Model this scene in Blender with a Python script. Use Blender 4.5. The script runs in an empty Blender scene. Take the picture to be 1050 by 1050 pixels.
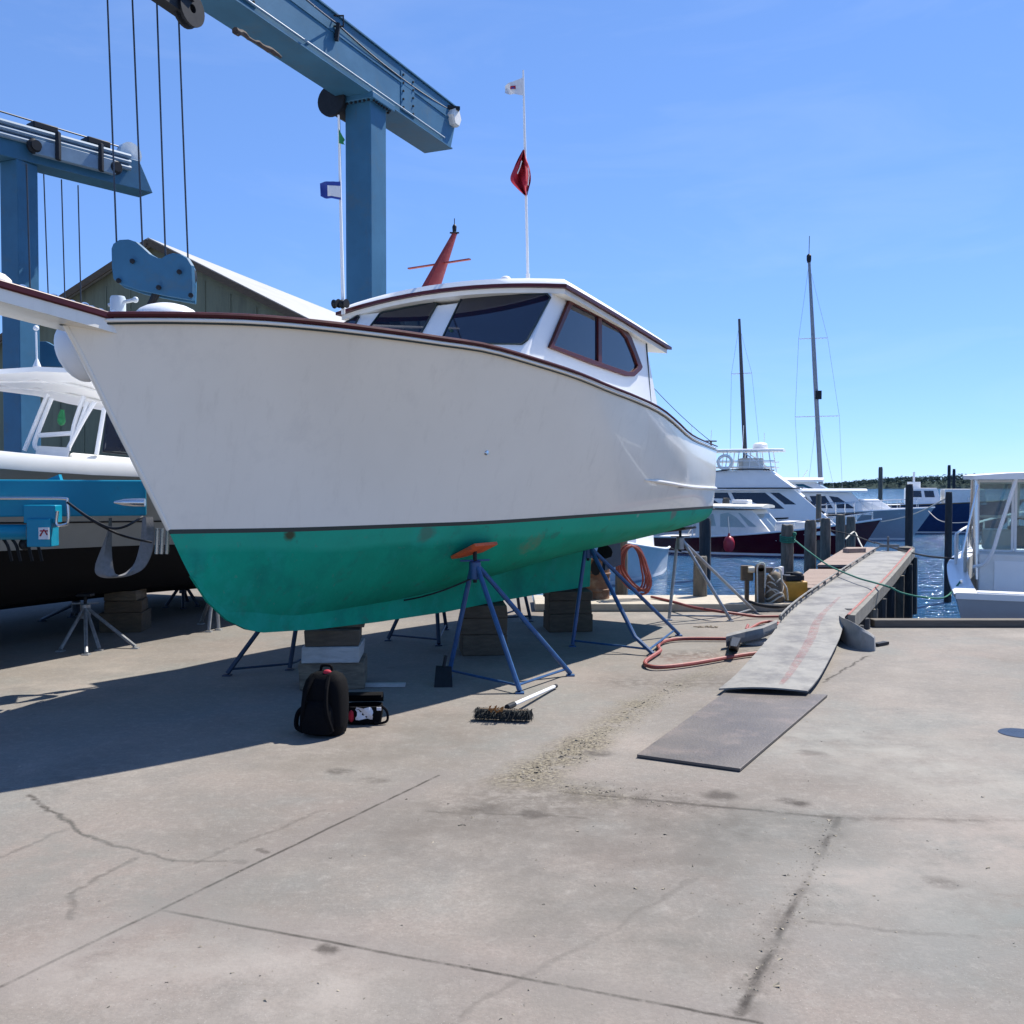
import bpy, bmesh, math, random
from mathutils import Vector as V, Matrix
random.seed(7)
C = bpy.context.scene.collection
R = math.radians
PI = math.pi
# ------------------------------------------------------------------ camera model (photo is 1050 px square)
F = 1010.0
CAMZ = 1.65
PITCH = math.atan(27.5 / F)
def ray(px, py):
    dx = (px - 525) / F; dz = -(py - 525) / F
    return V((dx, math.cos(PITCH) + math.sin(PITCH) * dz, -math.sin(PITCH) + math.cos(PITCH) * dz))
def at(px, py, Y):
    d = ray(px, py); t = Y / d.y
    return V((0, 0, CAMZ)) + d * t
def gnd(px, py, z=0.0):
    d = ray(px, py); t = (z - CAMZ) / d.z
    return V((0, 0, CAMZ)) + d * t
def on_plane(px, py, p0, n):
    d = ray(px, py); o = V((0, 0, CAMZ))
    t = (p0 - o).dot(n) / d.dot(n)
    return o + d * t
def proj(p):
    q = p - V((0, 0, CAMZ))
    f = q.y * math.cos(PITCH) - q.z * math.sin(PITCH)
    u = q.y * math.sin(PITCH) + q.z * math.cos(PITCH)
    return 525 + F * q.x / f, 525 - F * u / f
def lerp(a, b, t): return a + (b - a) * t
def interp(tab, x):
    """smooth monotone-ish (Catmull / finite difference) interpolation in a table of (x, y)"""
    n = len(tab)
    if x <= tab[0][0]: 
        return tab[0][1] 
    if x >= tab[-1][0]: return tab[-1][1]
    for i in range(n - 1):
        x0, y0 = tab[i]; x1, y1 = tab[i + 1]
        if x0 <= x <= x1:
            h = x1 - x0; t = (x - x0) / h
            d = (y1 - y0) / h
            m0 = d if i == 0 else 0.5 * (d + (y0 - tab[i-1][1]) / (x0 - tab[i-1][0]))
            m1 = d if i == n - 2 else 0.5 * (d + (tab[i+2][1] - y1) / (tab[i+2][0] - x1))
            t2 = t * t; t3 = t2 * t
            return (2*t3-3*t2+1)*y0 + (t3-2*t2+t)*h*m0 + (-2*t3+3*t2)*y1 + (t3-t2)*h*m1

# ------------------------------------------------------------------ materials
def mat(name, c, rough=.55, metal=0., var=.12, scale=5., bump=0., bscale=60., dirt=None, spec=.5, coat=0., stretch=None, dirt2=None):
    m = bpy.data.materials.new(name); m.use_nodes = True
    nt = m.node_tree; N = nt.nodes; L = nt.links
    b = N['Principled BSDF']
    b.inputs['Roughness'].default_value = rough; b.inputs['Metallic'].default_value = metal
    b.inputs['Specular IOR Level'].default_value = spec; b.inputs['Coat Weight'].default_value = coat
    tc = N.new('ShaderNodeTexCoord'); src = tc.outputs['Object']
    if stretch:
        mp = N.new('ShaderNodeMapping'); mp.inputs['Scale'].default_value = stretch
        L.new(src, mp.inputs['Vector']); src = mp.outputs['Vector']
    nz = N.new('ShaderNodeTexNoise'); nz.inputs['Scale'].default_value = scale
    nz.inputs['Detail'].default_value = 7; nz.inputs['Roughness'].default_value = .62
    L.new(src, nz.inputs['Vector'])
    rp = N.new('ShaderNodeValToRGB')
    rp.color_ramp.elements[0].position = .3; rp.color_ramp.elements[1].position = .7
    lo = [max(0, x * (1 - var)) for x in c[:3]] + [1]; hi = [min(1, x * (1 + var)) for x in c[:3]] + [1]
    rp.color_ramp.elements[0].color = lo; rp.color_ramp.elements[1].color = hi
    L.new(nz.outputs['Fac'], rp.inputs['Fac']); col = rp.outputs['Color']
    for dirt in (dirt, dirt2):
        if not dirt: continue
        dc, amt, dsc = dirt[:3]; dsrc = src
        if len(dirt) > 4:
            mp2 = N.new('ShaderNodeMapping'); mp2.inputs['Scale'].default_value = dirt[4]; L.new(tc.outputs['Object'], mp2.inputs['Vector']); dsrc = mp2.outputs['Vector']
        n2 = N.new('ShaderNodeTexNoise'); n2.inputs['Scale'].default_value = dsc; n2.inputs['Detail'].default_value = 9
        n2.inputs['Roughness'].default_value = .7
        L.new(dsrc, n2.inputs['Vector'])
        r2 = N.new('ShaderNodeValToRGB'); th = dirt[3] if len(dirt) > 3 else .52
        r2.color_ramp.elements[0].position = th; r2.color_ramp.elements[1].position = th + .16
        r2.color_ramp.elements[0].color = (0, 0, 0, 1); r2.color_ramp.elements[1].color = (amt, amt, amt, 1)
        L.new(n2.outputs['Fac'], r2.inputs['Fac'])
        mx = N.new('ShaderNodeMix'); mx.data_type = 'RGBA'
        L.new(r2.outputs['Color'], mx.inputs['Factor']); L.new(col, mx.inputs['A'])
        mx.inputs['B'].default_value = list(dc[:3]) + [1]; col = mx.outputs['Result']
    L.new(col, b.inputs['Base Color'])
    if rough > .12:
        mr = N.new('ShaderNodeMapRange'); L.new(nz.outputs['Fac'], mr.inputs['Value'])
        mr.inputs['To Min'].default_value = rough * .8; mr.inputs['To Max'].default_value = min(1, rough * 1.2)
        L.new(mr.outputs['Result'], b.inputs['Roughness'])
    if bump:
        n3 = N.new('ShaderNodeTexNoise'); n3.inputs['Scale'].default_value = bscale; n3.inputs['Detail'].default_value = 6
        L.new(src, n3.inputs['Vector'])
        bp = N.new('ShaderNodeBump'); bp.inputs['Strength'].default_value = bump; bp.inputs['Distance'].default_value = .01
        L.new(n3.outputs['Fac'], bp.inputs['Height']); L.new(bp.outputs['Normal'], b.inputs['Normal'])
    return m
def glass_mat(name, tint, alpha, rough=.03):
    m = bpy.data.materials.new(name); m.use_nodes = True
    nt = m.node_tree; N = nt.nodes; L = nt.links; N.clear()
    out = N.new('ShaderNodeOutputMaterial'); tr = N.new('ShaderNodeBsdfTransparent'); gl = N.new('ShaderNodeBsdfGlossy')
    tr.inputs['Color'].default_value = list(tint) + [1]; gl.inputs['Roughness'].default_value = rough
    fr = N.new('ShaderNodeFresnel'); fr.inputs['IOR'].default_value = 1.5
    tc = N.new('ShaderNodeTexCoord'); nz = N.new('ShaderNodeTexNoise'); nz.inputs['Scale'].default_value = 3
    L.new(tc.outputs['Object'], nz.inputs['Vector'])
    ad = N.new('ShaderNodeMath'); ad.operation = 'MULTIPLY_ADD'; ad.inputs[1].default_value = .04; L.new(nz.outputs['Fac'], ad.inputs[0]); L.new(fr.outputs['Fac'], ad.inputs[2])
    df = N.new('ShaderNodeBsdfDiffuse'); df.inputs['Color'].default_value = (.6, .65, .68, 1)
    m2 = N.new('ShaderNodeMixShader'); m2.inputs['Fac'].default_value = alpha
    L.new(tr.outputs[0], m2.inputs[1]); L.new(df.outputs[0], m2.inputs[2])
    mx = N.new('ShaderNodeMixShader'); L.new(ad.outputs[0], mx.inputs['Fac']); L.new(m2.outputs[0], mx.inputs[1]); L.new(gl.outputs[0], mx.inputs[2])
    L.new(mx.outputs[0], out.inputs['Surface'])
    return m

# ------------------------------------------------------------------ mesh builder
def wloc(o):
    p = V((0, 0, 0))
    while o is not None:
        p += o.location; o = o.parent
    return p
class MB:
    def __init__(s): s.v = []; s.f = []
    def add(s, vs, fs):
        o = len(s.v); s.v += [V(x) for x in vs]; s.f += [tuple(i + o for i in f) for f in fs]; return s
    def hexa(s, p):   # 8 points: bottom 4 ccw, top 4 ccw
        return s.add(p, [(3,2,1,0),(4,5,6,7),(0,1,5,4),(1,2,6,5),(2,3,7,6),(3,0,4,7)])
    def box(s, c, sz, rz=0., M=None):
        x, y, z = (k / 2 for k in sz); P = [V(q) for q in ((-x,-y,-z),(x,-y,-z),(x,y,-z),(-x,y,-z),(-x,-y,z),(x,-y,z),(x,y,z),(-x,y,z))]
        m = M if M else Matrix.Rotation(rz, 3, 'Z')
        return s.hexa([V(c) + m @ q for q in P])
    def bar(s, a, b, w, h, up=V((0, 0, 1))):
        a = V(a); b = V(b); d = (b - a).normalized(); sd = d.cross(up)
        if sd.length < 1e-4: sd = d.cross(V((1, 0, 0)))
        sd.normalize(); u = sd.cross(d).normalized(); sd = sd * w / 2; u = u * h / 2
        return s.hexa([a-sd-u, a+sd-u, b+sd-u, b-sd-u, a-sd+u, a+sd+u, b+sd+u, b-sd+u])
    def tube(s, pts, r, seg=8, caps=True):
        pts = [V(p) for p in pts]; n = len(pts); rs = r if isinstance(r, (list, tuple)) else [r] * n
        vs = []; fs = []; prev = None
        for i, p in enumerate(pts):
            d = (pts[min(i+1, n-1)] - pts[max(i-1, 0)])
            if d.length < 1e-9: d = V((0,0,1))
            d.normalize()
            if prev is None:
                a = d.cross(V((0, 0, 1)))
                if a.length < .05: a = d.cross(V((1, 0, 0)))
            else:
                a = prev - d * prev.dot(d)
                if a.length < 1e-5: a = d.cross(V((.3, .5, .8)))
            a.normalize(); prev = a; b = d.cross(a)
            for k in range(seg):
                t = 2 * PI * k / seg; vs.append(p + (a * math.cos(t) + b * math.sin(t)) * rs[i])
        for i in range(n - 1):
            for k in range(seg):
                k2 = (k + 1) % seg; fs.append((i*seg+k, i*seg+k2, (i+1)*seg+k2, (i+1)*seg+k))
        if caps: fs.append(tuple(range(seg))[::-1]); fs.append(tuple((n-1)*seg+k for k in range(seg)))
        return s.add(vs, fs)
    def cyl(s, a, b, r, seg=16): return s.tube([a, b], r, seg)
    def prism(s, poly, d):   # planar polygon (world points) extruded by vector d
        n = len(poly); d = V(d); P = [V(p) for p in poly]
        return s.add(P + [p + d for p in P], [tuple(range(n))[::-1], tuple(range(n, 2*n))] + [(i, (i+1) % n, n + (i+1) % n, n + i) for i in range(n)])
    def ring(s, outer, inner, d):  # frame between two polygons with same count
        n = len(outer); d = V(d); P = [V(p) for p in outer] + [V(p) for p in inner]; Q = [p + d for p in P]; fs = []
        for i in range(n):
            j = (i + 1) % n
            fs += [(i, n+i, n+j, j), (2*n+i, 2*n+j, 3*n+j, 3*n+i), (i, j, 2*n+j, 2*n+i), (n+i, 3*n+i, 3*n+j, n+j)]
        return s.add(P + Q, fs)
    def grid(s, rows, close_u=False):
        m = len(rows[0]); vs = [p for r in rows for p in r]; fs = []
        for i in range(len(rows) - 1):
            for j in range(m if close_u else m - 1):
                k = (j + 1) % m; fs.append((i*m+j, i*m+k, (i+1)*m+k, (i+1)*m+j))
        return s.add(vs, fs)
    def lathe(s, base, prof, seg=20, axis=V((0, 0, 1))):
        ax = V(axis).normalized(); a = ax.cross(V((0, 0, 1)))
        if a.length < .05: a = V((1, 0, 0))
        a.normalize(); b = ax.cross(a); base = V(base)
        rows = [[base + ax * h + (a * math.cos(2*PI*k/seg) + b * math.sin(2*PI*k/seg)) * max(r, 1e-4) for k in range(seg)] for r, h in prof]
        return s.grid(rows, True)
    def ball(s, c, r, seg=16, rings=10, M=None):
        c = V(c); r = r if isinstance(r, (list, tuple)) else (r, r, r); rows = []
        for i in range(rings + 1):
            th = PI * i / rings; row = []
            for k in range(seg):
                q = V((r[0]*math.sin(th)*math.cos(2*PI*k/seg), r[1]*math.sin(th)*math.sin(2*PI*k/seg), r[2]*math.cos(th)))
                row.append(c + (M @ q if M else q))
            rows.append(row)
        return s.grid(rows, True)
    def build(s, name, m, parent=None, smooth=35, bevel=0, mods=None):
        off = wloc(parent) if parent is not None else V((0, 0, 0))
        me = bpy.data.meshes.new(name); me.from_pydata([tuple(p - off) for p in s.v], [], s.f)
        bm = bmesh.new(); bm.from_mesh(me)
        bmesh.ops.remove_doubles(bm, verts=bm.verts, dist=1e-5)
        bmesh.ops.dissolve_degenerate(bm, edges=bm.edges, dist=1e-6)
        bmesh.ops.recalc_face_normals(bm, faces=bm.faces)
        bm.to_mesh(me); bm.free()
        if smooth:
            me.shade_smooth(); me.set_sharp_from_angle(angle=R(smooth))
        me.materials.append(m)
        o = bpy.data.objects.new(name, me); C.objects.link(o); o.parent = parent
        if bevel:
            bv = o.modifiers.new('bevel', 'BEVEL'); bv.width = bevel; bv.segments = 2; bv.limit_method = 'ANGLE'; bv.angle_limit = R(40)
        return o
def tag(o, label=None, cat=None, group=None, kind=None):
    if label: o['label'] = label
    if cat: o['category'] = cat
    if group: o['group'] = group
    if kind: o['kind'] = kind
    return o
def thing(name, loc, label, cat, group=None, rz=0.):
    o = bpy.data.objects.new(name, None); o.empty_display_size = .2; C.objects.link(o)
    o.location = loc; o.rotation_euler = (0, 0, rz); return tag(o, label, cat, group)
def sag(a, b, drop, n=14):
    a = V(a); b = V(b); return [a.lerp(b, i/n) - V((0, 0, drop * 4 * (i/n) * (1 - i/n))) for i in range(n + 1)]
def smooth_path(pts, n=8):
    pts = [V(p) for p in pts]; out = []
    for i in range(len(pts) - 1):
        p0 = pts[max(i-1, 0)]; p1 = pts[i]; p2 = pts[i+1]; p3 = pts[min(i+2, len(pts)-1)]
        for k in range(n):
            t = k / n
            out.append(.5 * ((2*p1) + (p2-p0)*t + (2*p0-5*p1+4*p2-p3)*t*t + (3*p1-p0-3*p2+p3)*t*t*t))
    out.append(pts[-1]); return out
def quad_pt(q, u, v):  # q = bl, br, tr, tl
    return q[0].lerp(q[1], u).lerp(q[3].lerp(q[2], u), v)
def panel(mb, q, uv, proud=.004, thick=.012):
    q = [V(p) for p in q]; n = (q[1]-q[0]).cross(q[3]-q[0]).normalized()
    P = [quad_pt(q, u, v) + n * (proud - thick) for u, v in uv]
    return mb.prism(P, n * thick)
def rect(u0, u1, v0, v1): return [(u0, v0), (u1, v0), (u1, v1), (u0, v1)]
# ------------------------------------------------------------------ materials used all over
white_hull = mat('white_gelcoat_topside', (.80, .755, .66), .24, var=.03, scale=1.2, dirt=((.55, .52, .47), .3, 1.6, .56), coat=.4, bump=.22, bscale=1.9, dirt2=((.50, .46, .38), .22, 1.0, .55, (7, 7, .45)))
white = mat('white_boat_paint', (.8, .8, .79), .35, var=.03, scale=3)
offwhite = mat('weathered_white_paint', (.72, .71, .67), .5, var=.06, scale=6)
def bottom_paint():
    m = mat('teal_antifouling', (.005, .30, .185), .8, var=.16, scale=2.2, dirt=((.006, .13, .105), .6, 1.3, .5), bump=.15, bscale=35, spec=.18)
    nt = m.node_tree; N = nt.nodes; L = nt.links; b = N['Principled BSDF']
    col = b.inputs['Base Color'].links[0].from_socket
    geo = N.new('ShaderNodeNewGeometry'); sx = N.new('ShaderNodeSeparateXYZ'); L.new(geo.outputs['Position'], sx.inputs[0])
    def nz(sc, loc=(0, 0, 0)):
        mp = N.new('ShaderNodeMapping'); mp.inputs['Location'].default_value = loc; L.new(geo.outputs['Position'], mp.inputs['Vector'])
        n = N.new('ShaderNodeTexNoise'); n.inputs['Scale'].default_value = sc; n.inputs['Detail'].default_value = 8; n.inputs['Roughness'].default_value = .65; L.new(mp.outputs[0], n.inputs['Vector']); return n.outputs['Fac']
    def mth(op, a, c, cl=False):
        x = N.new('ShaderNodeMath'); x.operation = op; x.use_clamp = cl
        for i, v in enumerate((a, c)):
            if isinstance(v, (int, float)): x.inputs[i].default_value = v
            else: L.new(v, x.inputs[i])
        return x.outputs[0]
    def mix(f, c):
        nonlocal col
        x = N.new('ShaderNodeMix'); x.data_type = 'RGBA'; L.new(f, x.inputs['Factor']); L.new(col, x.inputs['A']); x.inputs['B'].default_value = (*c, 1); col = x.outputs['Result']
    def mr(v, a, c):
        x = N.new('ShaderNodeMapRange'); x.clamp = True; x.inputs['From Min'].default_value = a; x.inputs['From Max'].default_value = c; L.new(v, x.inputs['Value']); return x.outputs['Result']
    z = mth('ADD', sx.outputs['Z'], mth('MULTIPLY', mth('SUBTRACT', nz(1.1), .5), .16))
    mix(mth('MULTIPLY', mr(z, 1.17, 1.22), .6), (.035, .40, .27))                      # older paler band under the waterline
    mix(mth('MULTIPLY', mr(nz(3.2, (4, 2, 9)), .60, .72), .5), (.04, .12, .09))
    mix(mth('MULTIPLY', mr(nz(22, (1, 7, 3)), .62, .70), .5), (.10, .24, .18))
    mix(mth('MULTIPLY', mr(nz(1.7, (8, 3, 1)), .54, .60), .35), (.02, .36, .27))
    mix(mth('MULTIPLY', mr(nz(6, (2, 9, 5)), .63, .68), .45), (.05, .14, .11))
    def spot(p, r, c, k):
        d = N.new('ShaderNodeVectorMath'); d.operation = 'DISTANCE'; L.new(geo.outputs['Position'], d.inputs[0]); d.inputs[1].default_value = p
        e = mth('ADD', d.outputs['Value'], mth('MULTIPLY', mth('SUBTRACT', nz(9), .5), r * 1.6)); mix(mth('MULTIPLY', mr(e, r, r * .45), k), c)
    def finish(): L.new(col, b.inputs['Base Color'])
    return m, spot, finish
green_btm, btm_spot, btm_finish = bottom_paint()
boot = mat('dark_boot_stripe', (.015, .03, .03), .45, var=.1)
maroon = mat('maroon_varnish', (.055, .003, .007), .4, var=.2, scale=12, spec=.3)
maroon2 = mat('maroon_hull_paint', (.06, .004, .01), .2, var=.12, scale=2, coat=.4)
mahog = mat('mahogany_window_frame', (.075, .011, .009), .4, var=.3, scale=9, stretch=(1, 1, 8), spec=.25)
mastred = mat('weathered_red_mast', (.24, .025, .02), .5, var=.15, scale=8, dirt=((.4, .15, .12), .4, 12))
dark_glass = mat('dark_tinted_glass', (.010, .015, .03), .03, var=.2, spec=.6)
clear_glass = glass_mat('clear_windscreen', (.78, .88, .88), .08)
blue_glass = mat('blue_tinted_glass', (.02, .10, .14), .04, var=.2, spec=.7)
liftblue = mat('lift_blue_paint', (.036, .128, .225), .48, var=.14, scale=1.6, dirt=((.07, .12, .16), .6, 2.6, .54), dirt2=((.10, .07, .05), .45, 1.6, .63, (4, 4, .8)), bump=.05, bscale=10, spec=.3)
liftteal = mat('lift_teal_paint', (.002, .23, .37), .42, spec=.3, var=.08, scale=2, dirt=((.03, .07, .09), .5, 4, .58))
black_steel = mat('black_steel', (.012, .014, .018), .55, var=.3, scale=12, spec=.25)
stay_m = mat('thin_stay_wire', (.30, .33, .38), .5, var=.1)
cable_m = mat('wire_rope', (.05, .055, .065), .45, metal=.5, var=.25, scale=40)
standblue = mat('stand_blue_paint', (.02, .075, .19), .45, var=.25, scale=14, dirt=((.16, .16, .17), .6, 11, .6))
standdark = mat('stand_dark_paint', (.02, .04, .08), .5, var=.25, scale=14, dirt=((.1, .07, .05), .6, 14, .57))
standgrey = mat('stand_galvanised', (.32, .33, .34), .45, metal=.5, var=.25, scale=16, dirt=((.2, .1, .05), .5, 14, .6))
orange = mat('orange_plywood_pad', (.62, .10, .02), .6, var=.2, scale=15, dirt=((.1, .05, .04), .6, 10))
padwood = mat('dark_pad_board', (.06, .045, .035), .7, var=.3, scale=14)
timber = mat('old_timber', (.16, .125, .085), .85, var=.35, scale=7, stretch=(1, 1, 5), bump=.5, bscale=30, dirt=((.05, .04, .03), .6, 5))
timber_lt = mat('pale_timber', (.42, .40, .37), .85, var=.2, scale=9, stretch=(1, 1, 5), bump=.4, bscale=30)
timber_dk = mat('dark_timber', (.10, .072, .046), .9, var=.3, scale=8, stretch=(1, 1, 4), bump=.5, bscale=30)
pilem = mat('weathered_piling', (.125, .112, .09), .95, var=.4, scale=6, stretch=(3, 3, .6), bump=.8, bscale=18, dirt=((.04, .045, .035), .7, 4))
pile_dark = mat('dark_wet_piling', (.03, .032, .035), .9, var=.4, scale=6, stretch=(3, 3, .6), bump=.8, bscale=18)
plankm = mat('reddish_dock_planks', (.30, .225, .185), .9, var=.2, scale=5, stretch=(1, 5, 1), bump=.4, bscale=25, dirt=((.2, .14, .1), .5, 6))
alu = mat('scuffed_aluminium', (.215, .208, .19), .7, var=.16, scale=4, dirt=((.10, .097, .097), .85, 2.4, .46), bump=.25, bscale=50)
steel_plate = mat('rusty_steel_plate', (.098, .086, .078), .55, metal=.25, var=.2, scale=2.2, dirt=((.19, .15, .13), .6, 3.2, .5), bump=.3, bscale=70)
fabric_blk = mat('black_nylon', (.004, .004, .005), .9, spec=.12, var=.3, scale=30, bump=.4, bscale=200)
fabric_wht = mat('white_cloth', (.68, .68, .7), .9, var=.1, scale=20, bump=.3, bscale=60)
redcloth = mat('red_flag_cloth', (.42, .012, .03), .8, var=.15, scale=15)
bluecloth = mat('blue_flag_cloth', (.03, .06, .30), .8, var=.15, scale=15)
greencloth = mat('green_flag_cloth', (.02, .20, .07), .8, var=.15, scale=15)
hose_m = mat('red_rubber_hose', (.24, .045, .035), .6, var=.2, scale=20, dirt=((.25, .12, .1), .6, 9))
chrome = mat('stainless_steel', (.62, .63, .65), .22, metal=.9, var=.08)
white_rail = mat('white_powder_coat', (.78, .78, .78), .3, var=.04)
strapm = mat('grey_webbing', (.23, .23, .24), .9, var=.15, scale=30, bump=.3, bscale=120)
blackbtm = mat('black_antifouling', (.005, .005, .006), .7, spec=.15, var=.3, scale=4, dirt=((.10, .03, .015), .35, 2.0, .68))
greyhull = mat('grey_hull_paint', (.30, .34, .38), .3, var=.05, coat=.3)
palehull = mat('pale_blue_hull_paint', (.5, .56, .6), .3, var=.05, coat=.3)
navyhull = mat('navy_hull_paint', (.02, .045, .12), .25, var=.1, coat=.3)
yellow = mat('yellow_plastic', (.55, .27, .03), .5, var=.12, scale=9, dirt=((.1, .07, .04), .5, 8, .6))
rust = mat('rusty_drum', (.16, .075, .04), .8, var=.4, scale=7, dirt=((.30, .22, .15), .6, 6))
rope_wht = mat('pale_rope', (.52, .50, .44), .95, var=.2, scale=60, bump=.6, bscale=150)
rope_grn = mat('green_rope', (.02, .16, .11), .9, var=.2, scale=60, bump=.6, bscale=150)
rope_blk = mat('black_rope', (.02, .02, .022), .9, var=.2, scale=60)
shedwall = mat('grey_green_boards', (.16, .175, .12), .85, var=.16, scale=1.2, stretch=(3, 3, .4), dirt=((.08, .09, .07), .5, 2))
shedroof = mat('pale_metal_roof', (.34, .34, .32), .6, var=.06, scale=1.5, stretch=(1, .3, 1))
redfender = mat('red_vinyl', (.36, .015, .03), .4, var=.1)
spar = mat('grey_spar', (.22, .23, .26), .4, metal=.3, var=.1)
tan = mat('tan_vinyl', (.55, .5, .4), .5, var=.1)

# ------------------------------------------------------------------ world, sun, camera
SUN_EL = 54.0
SUN_H = V((.72, .69, 0)).normalized()      # horizontal direction towards the sun
scn = bpy.context.scene
w = bpy.data.worlds.new('World'); scn.world = w; w.use_nodes = True
nt = w.node_tree; bg = nt.nodes['Background']
sky = nt.nodes.new('ShaderNodeTexSky'); sky.sky_type = 'NISHITA'; sky.sun_disc = False
sky.sun_elevation = R(SUN_EL); sky.sun_rotation = math.atan2(SUN_H.x, SUN_H.y)
sky.altitude = 0; sky.air_density = .7; sky.dust_density = 0.0; sky.ozone_density = 6
tint = nt.nodes.new('ShaderNodeMix'); tint.data_type = 'RGBA'; tint.blend_type = 'MULTIPLY'; tint.inputs['Factor'].default_value = 1
tint.inputs['B'].default_value = (1.02, 1.42, 2.12, 1)
gam = nt.nodes.new('ShaderNodeGamma'); gam.inputs['Gamma'].default_value = .6
nt.links.new(sky.outputs['Color'], gam.inputs['Color']); nt.links.new(gam.outputs['Color'], tint.inputs['A']); 
wtc = nt.nodes.new('ShaderNodeTexCoord'); wmp = nt.nodes.new('ShaderNodeMapping'); wmp.inputs['Scale'].default_value = (2.2, 2.2, 9); wmp.inputs['Rotation'].default_value = (.15, .3, 0)
wnz = nt.nodes.new('ShaderNodeTexNoise'); wnz.inputs['Scale'].default_value = 1.6; wnz.inputs['Detail'].default_value = 8; wnz.inputs['Roughness'].default_value = .6; wnz.inputs['Distortion'].default_value = .6
wrp = nt.nodes.new('ShaderNodeValToRGB'); wrp.color_ramp.elements[0].position = .50; wrp.color_ramp.elements[1].position = .80; wrp.color_ramp.elements[1].color = (.07, .07, .07, 1)
wmx = nt.nodes.new('ShaderNodeMix'); wmx.data_type = 'RGBA'; wmx.inputs['B'].default_value = (6.2, 6.6, 7.4, 1)
nt.links.new(wtc.outputs['Generated'], wmp.inputs['Vector']); nt.links.new(wmp.outputs[0], wnz.inputs['Vector']); nt.links.new(wnz.outputs['Fac'], wrp.inputs['Fac'])
nt.links.new(wrp.outputs['Color'], wmx.inputs['Factor']); nt.links.new(tint.outputs['Result'], wmx.inputs['A']); nt.links.new(wmx.outputs['Result'], bg.inputs['Color']); bg.inputs['Strength'].default_value = .115
sl = bpy.data.lights.new('sun', 'SUN'); sl.energy = 5.0; sl.angle = R(.53); sl.color = (1, .95, .87)
so = bpy.data.objects.new('sun', sl); C.objects.link(so)
sd = SUN_H * math.cos(R(SUN_EL)) + V((0, 0, math.sin(R(SUN_EL))))
so.rotation_euler = sd.to_track_quat('Z', 'Y').to_euler(); so.location = (20, 10, 40)
cam = bpy.data.cameras.new('camera'); co = bpy.data.objects.new('camera', cam); C.objects.link(co)
co.location = (0, 0, CAMZ); co.rotation_euler = (PI/2 - PITCH, 0, 0)
cam.sensor_width = 36; cam.lens = 36 * F / 1050; cam.clip_end = 12000; cam.clip_start = .05
scn.camera = co
scn.view_settings.view_transform = 'Standard'; scn.view_settings.look = 'None'
scn.view_settings.exposure = 0.68; scn.view_settings.gamma = 1.0

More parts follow.
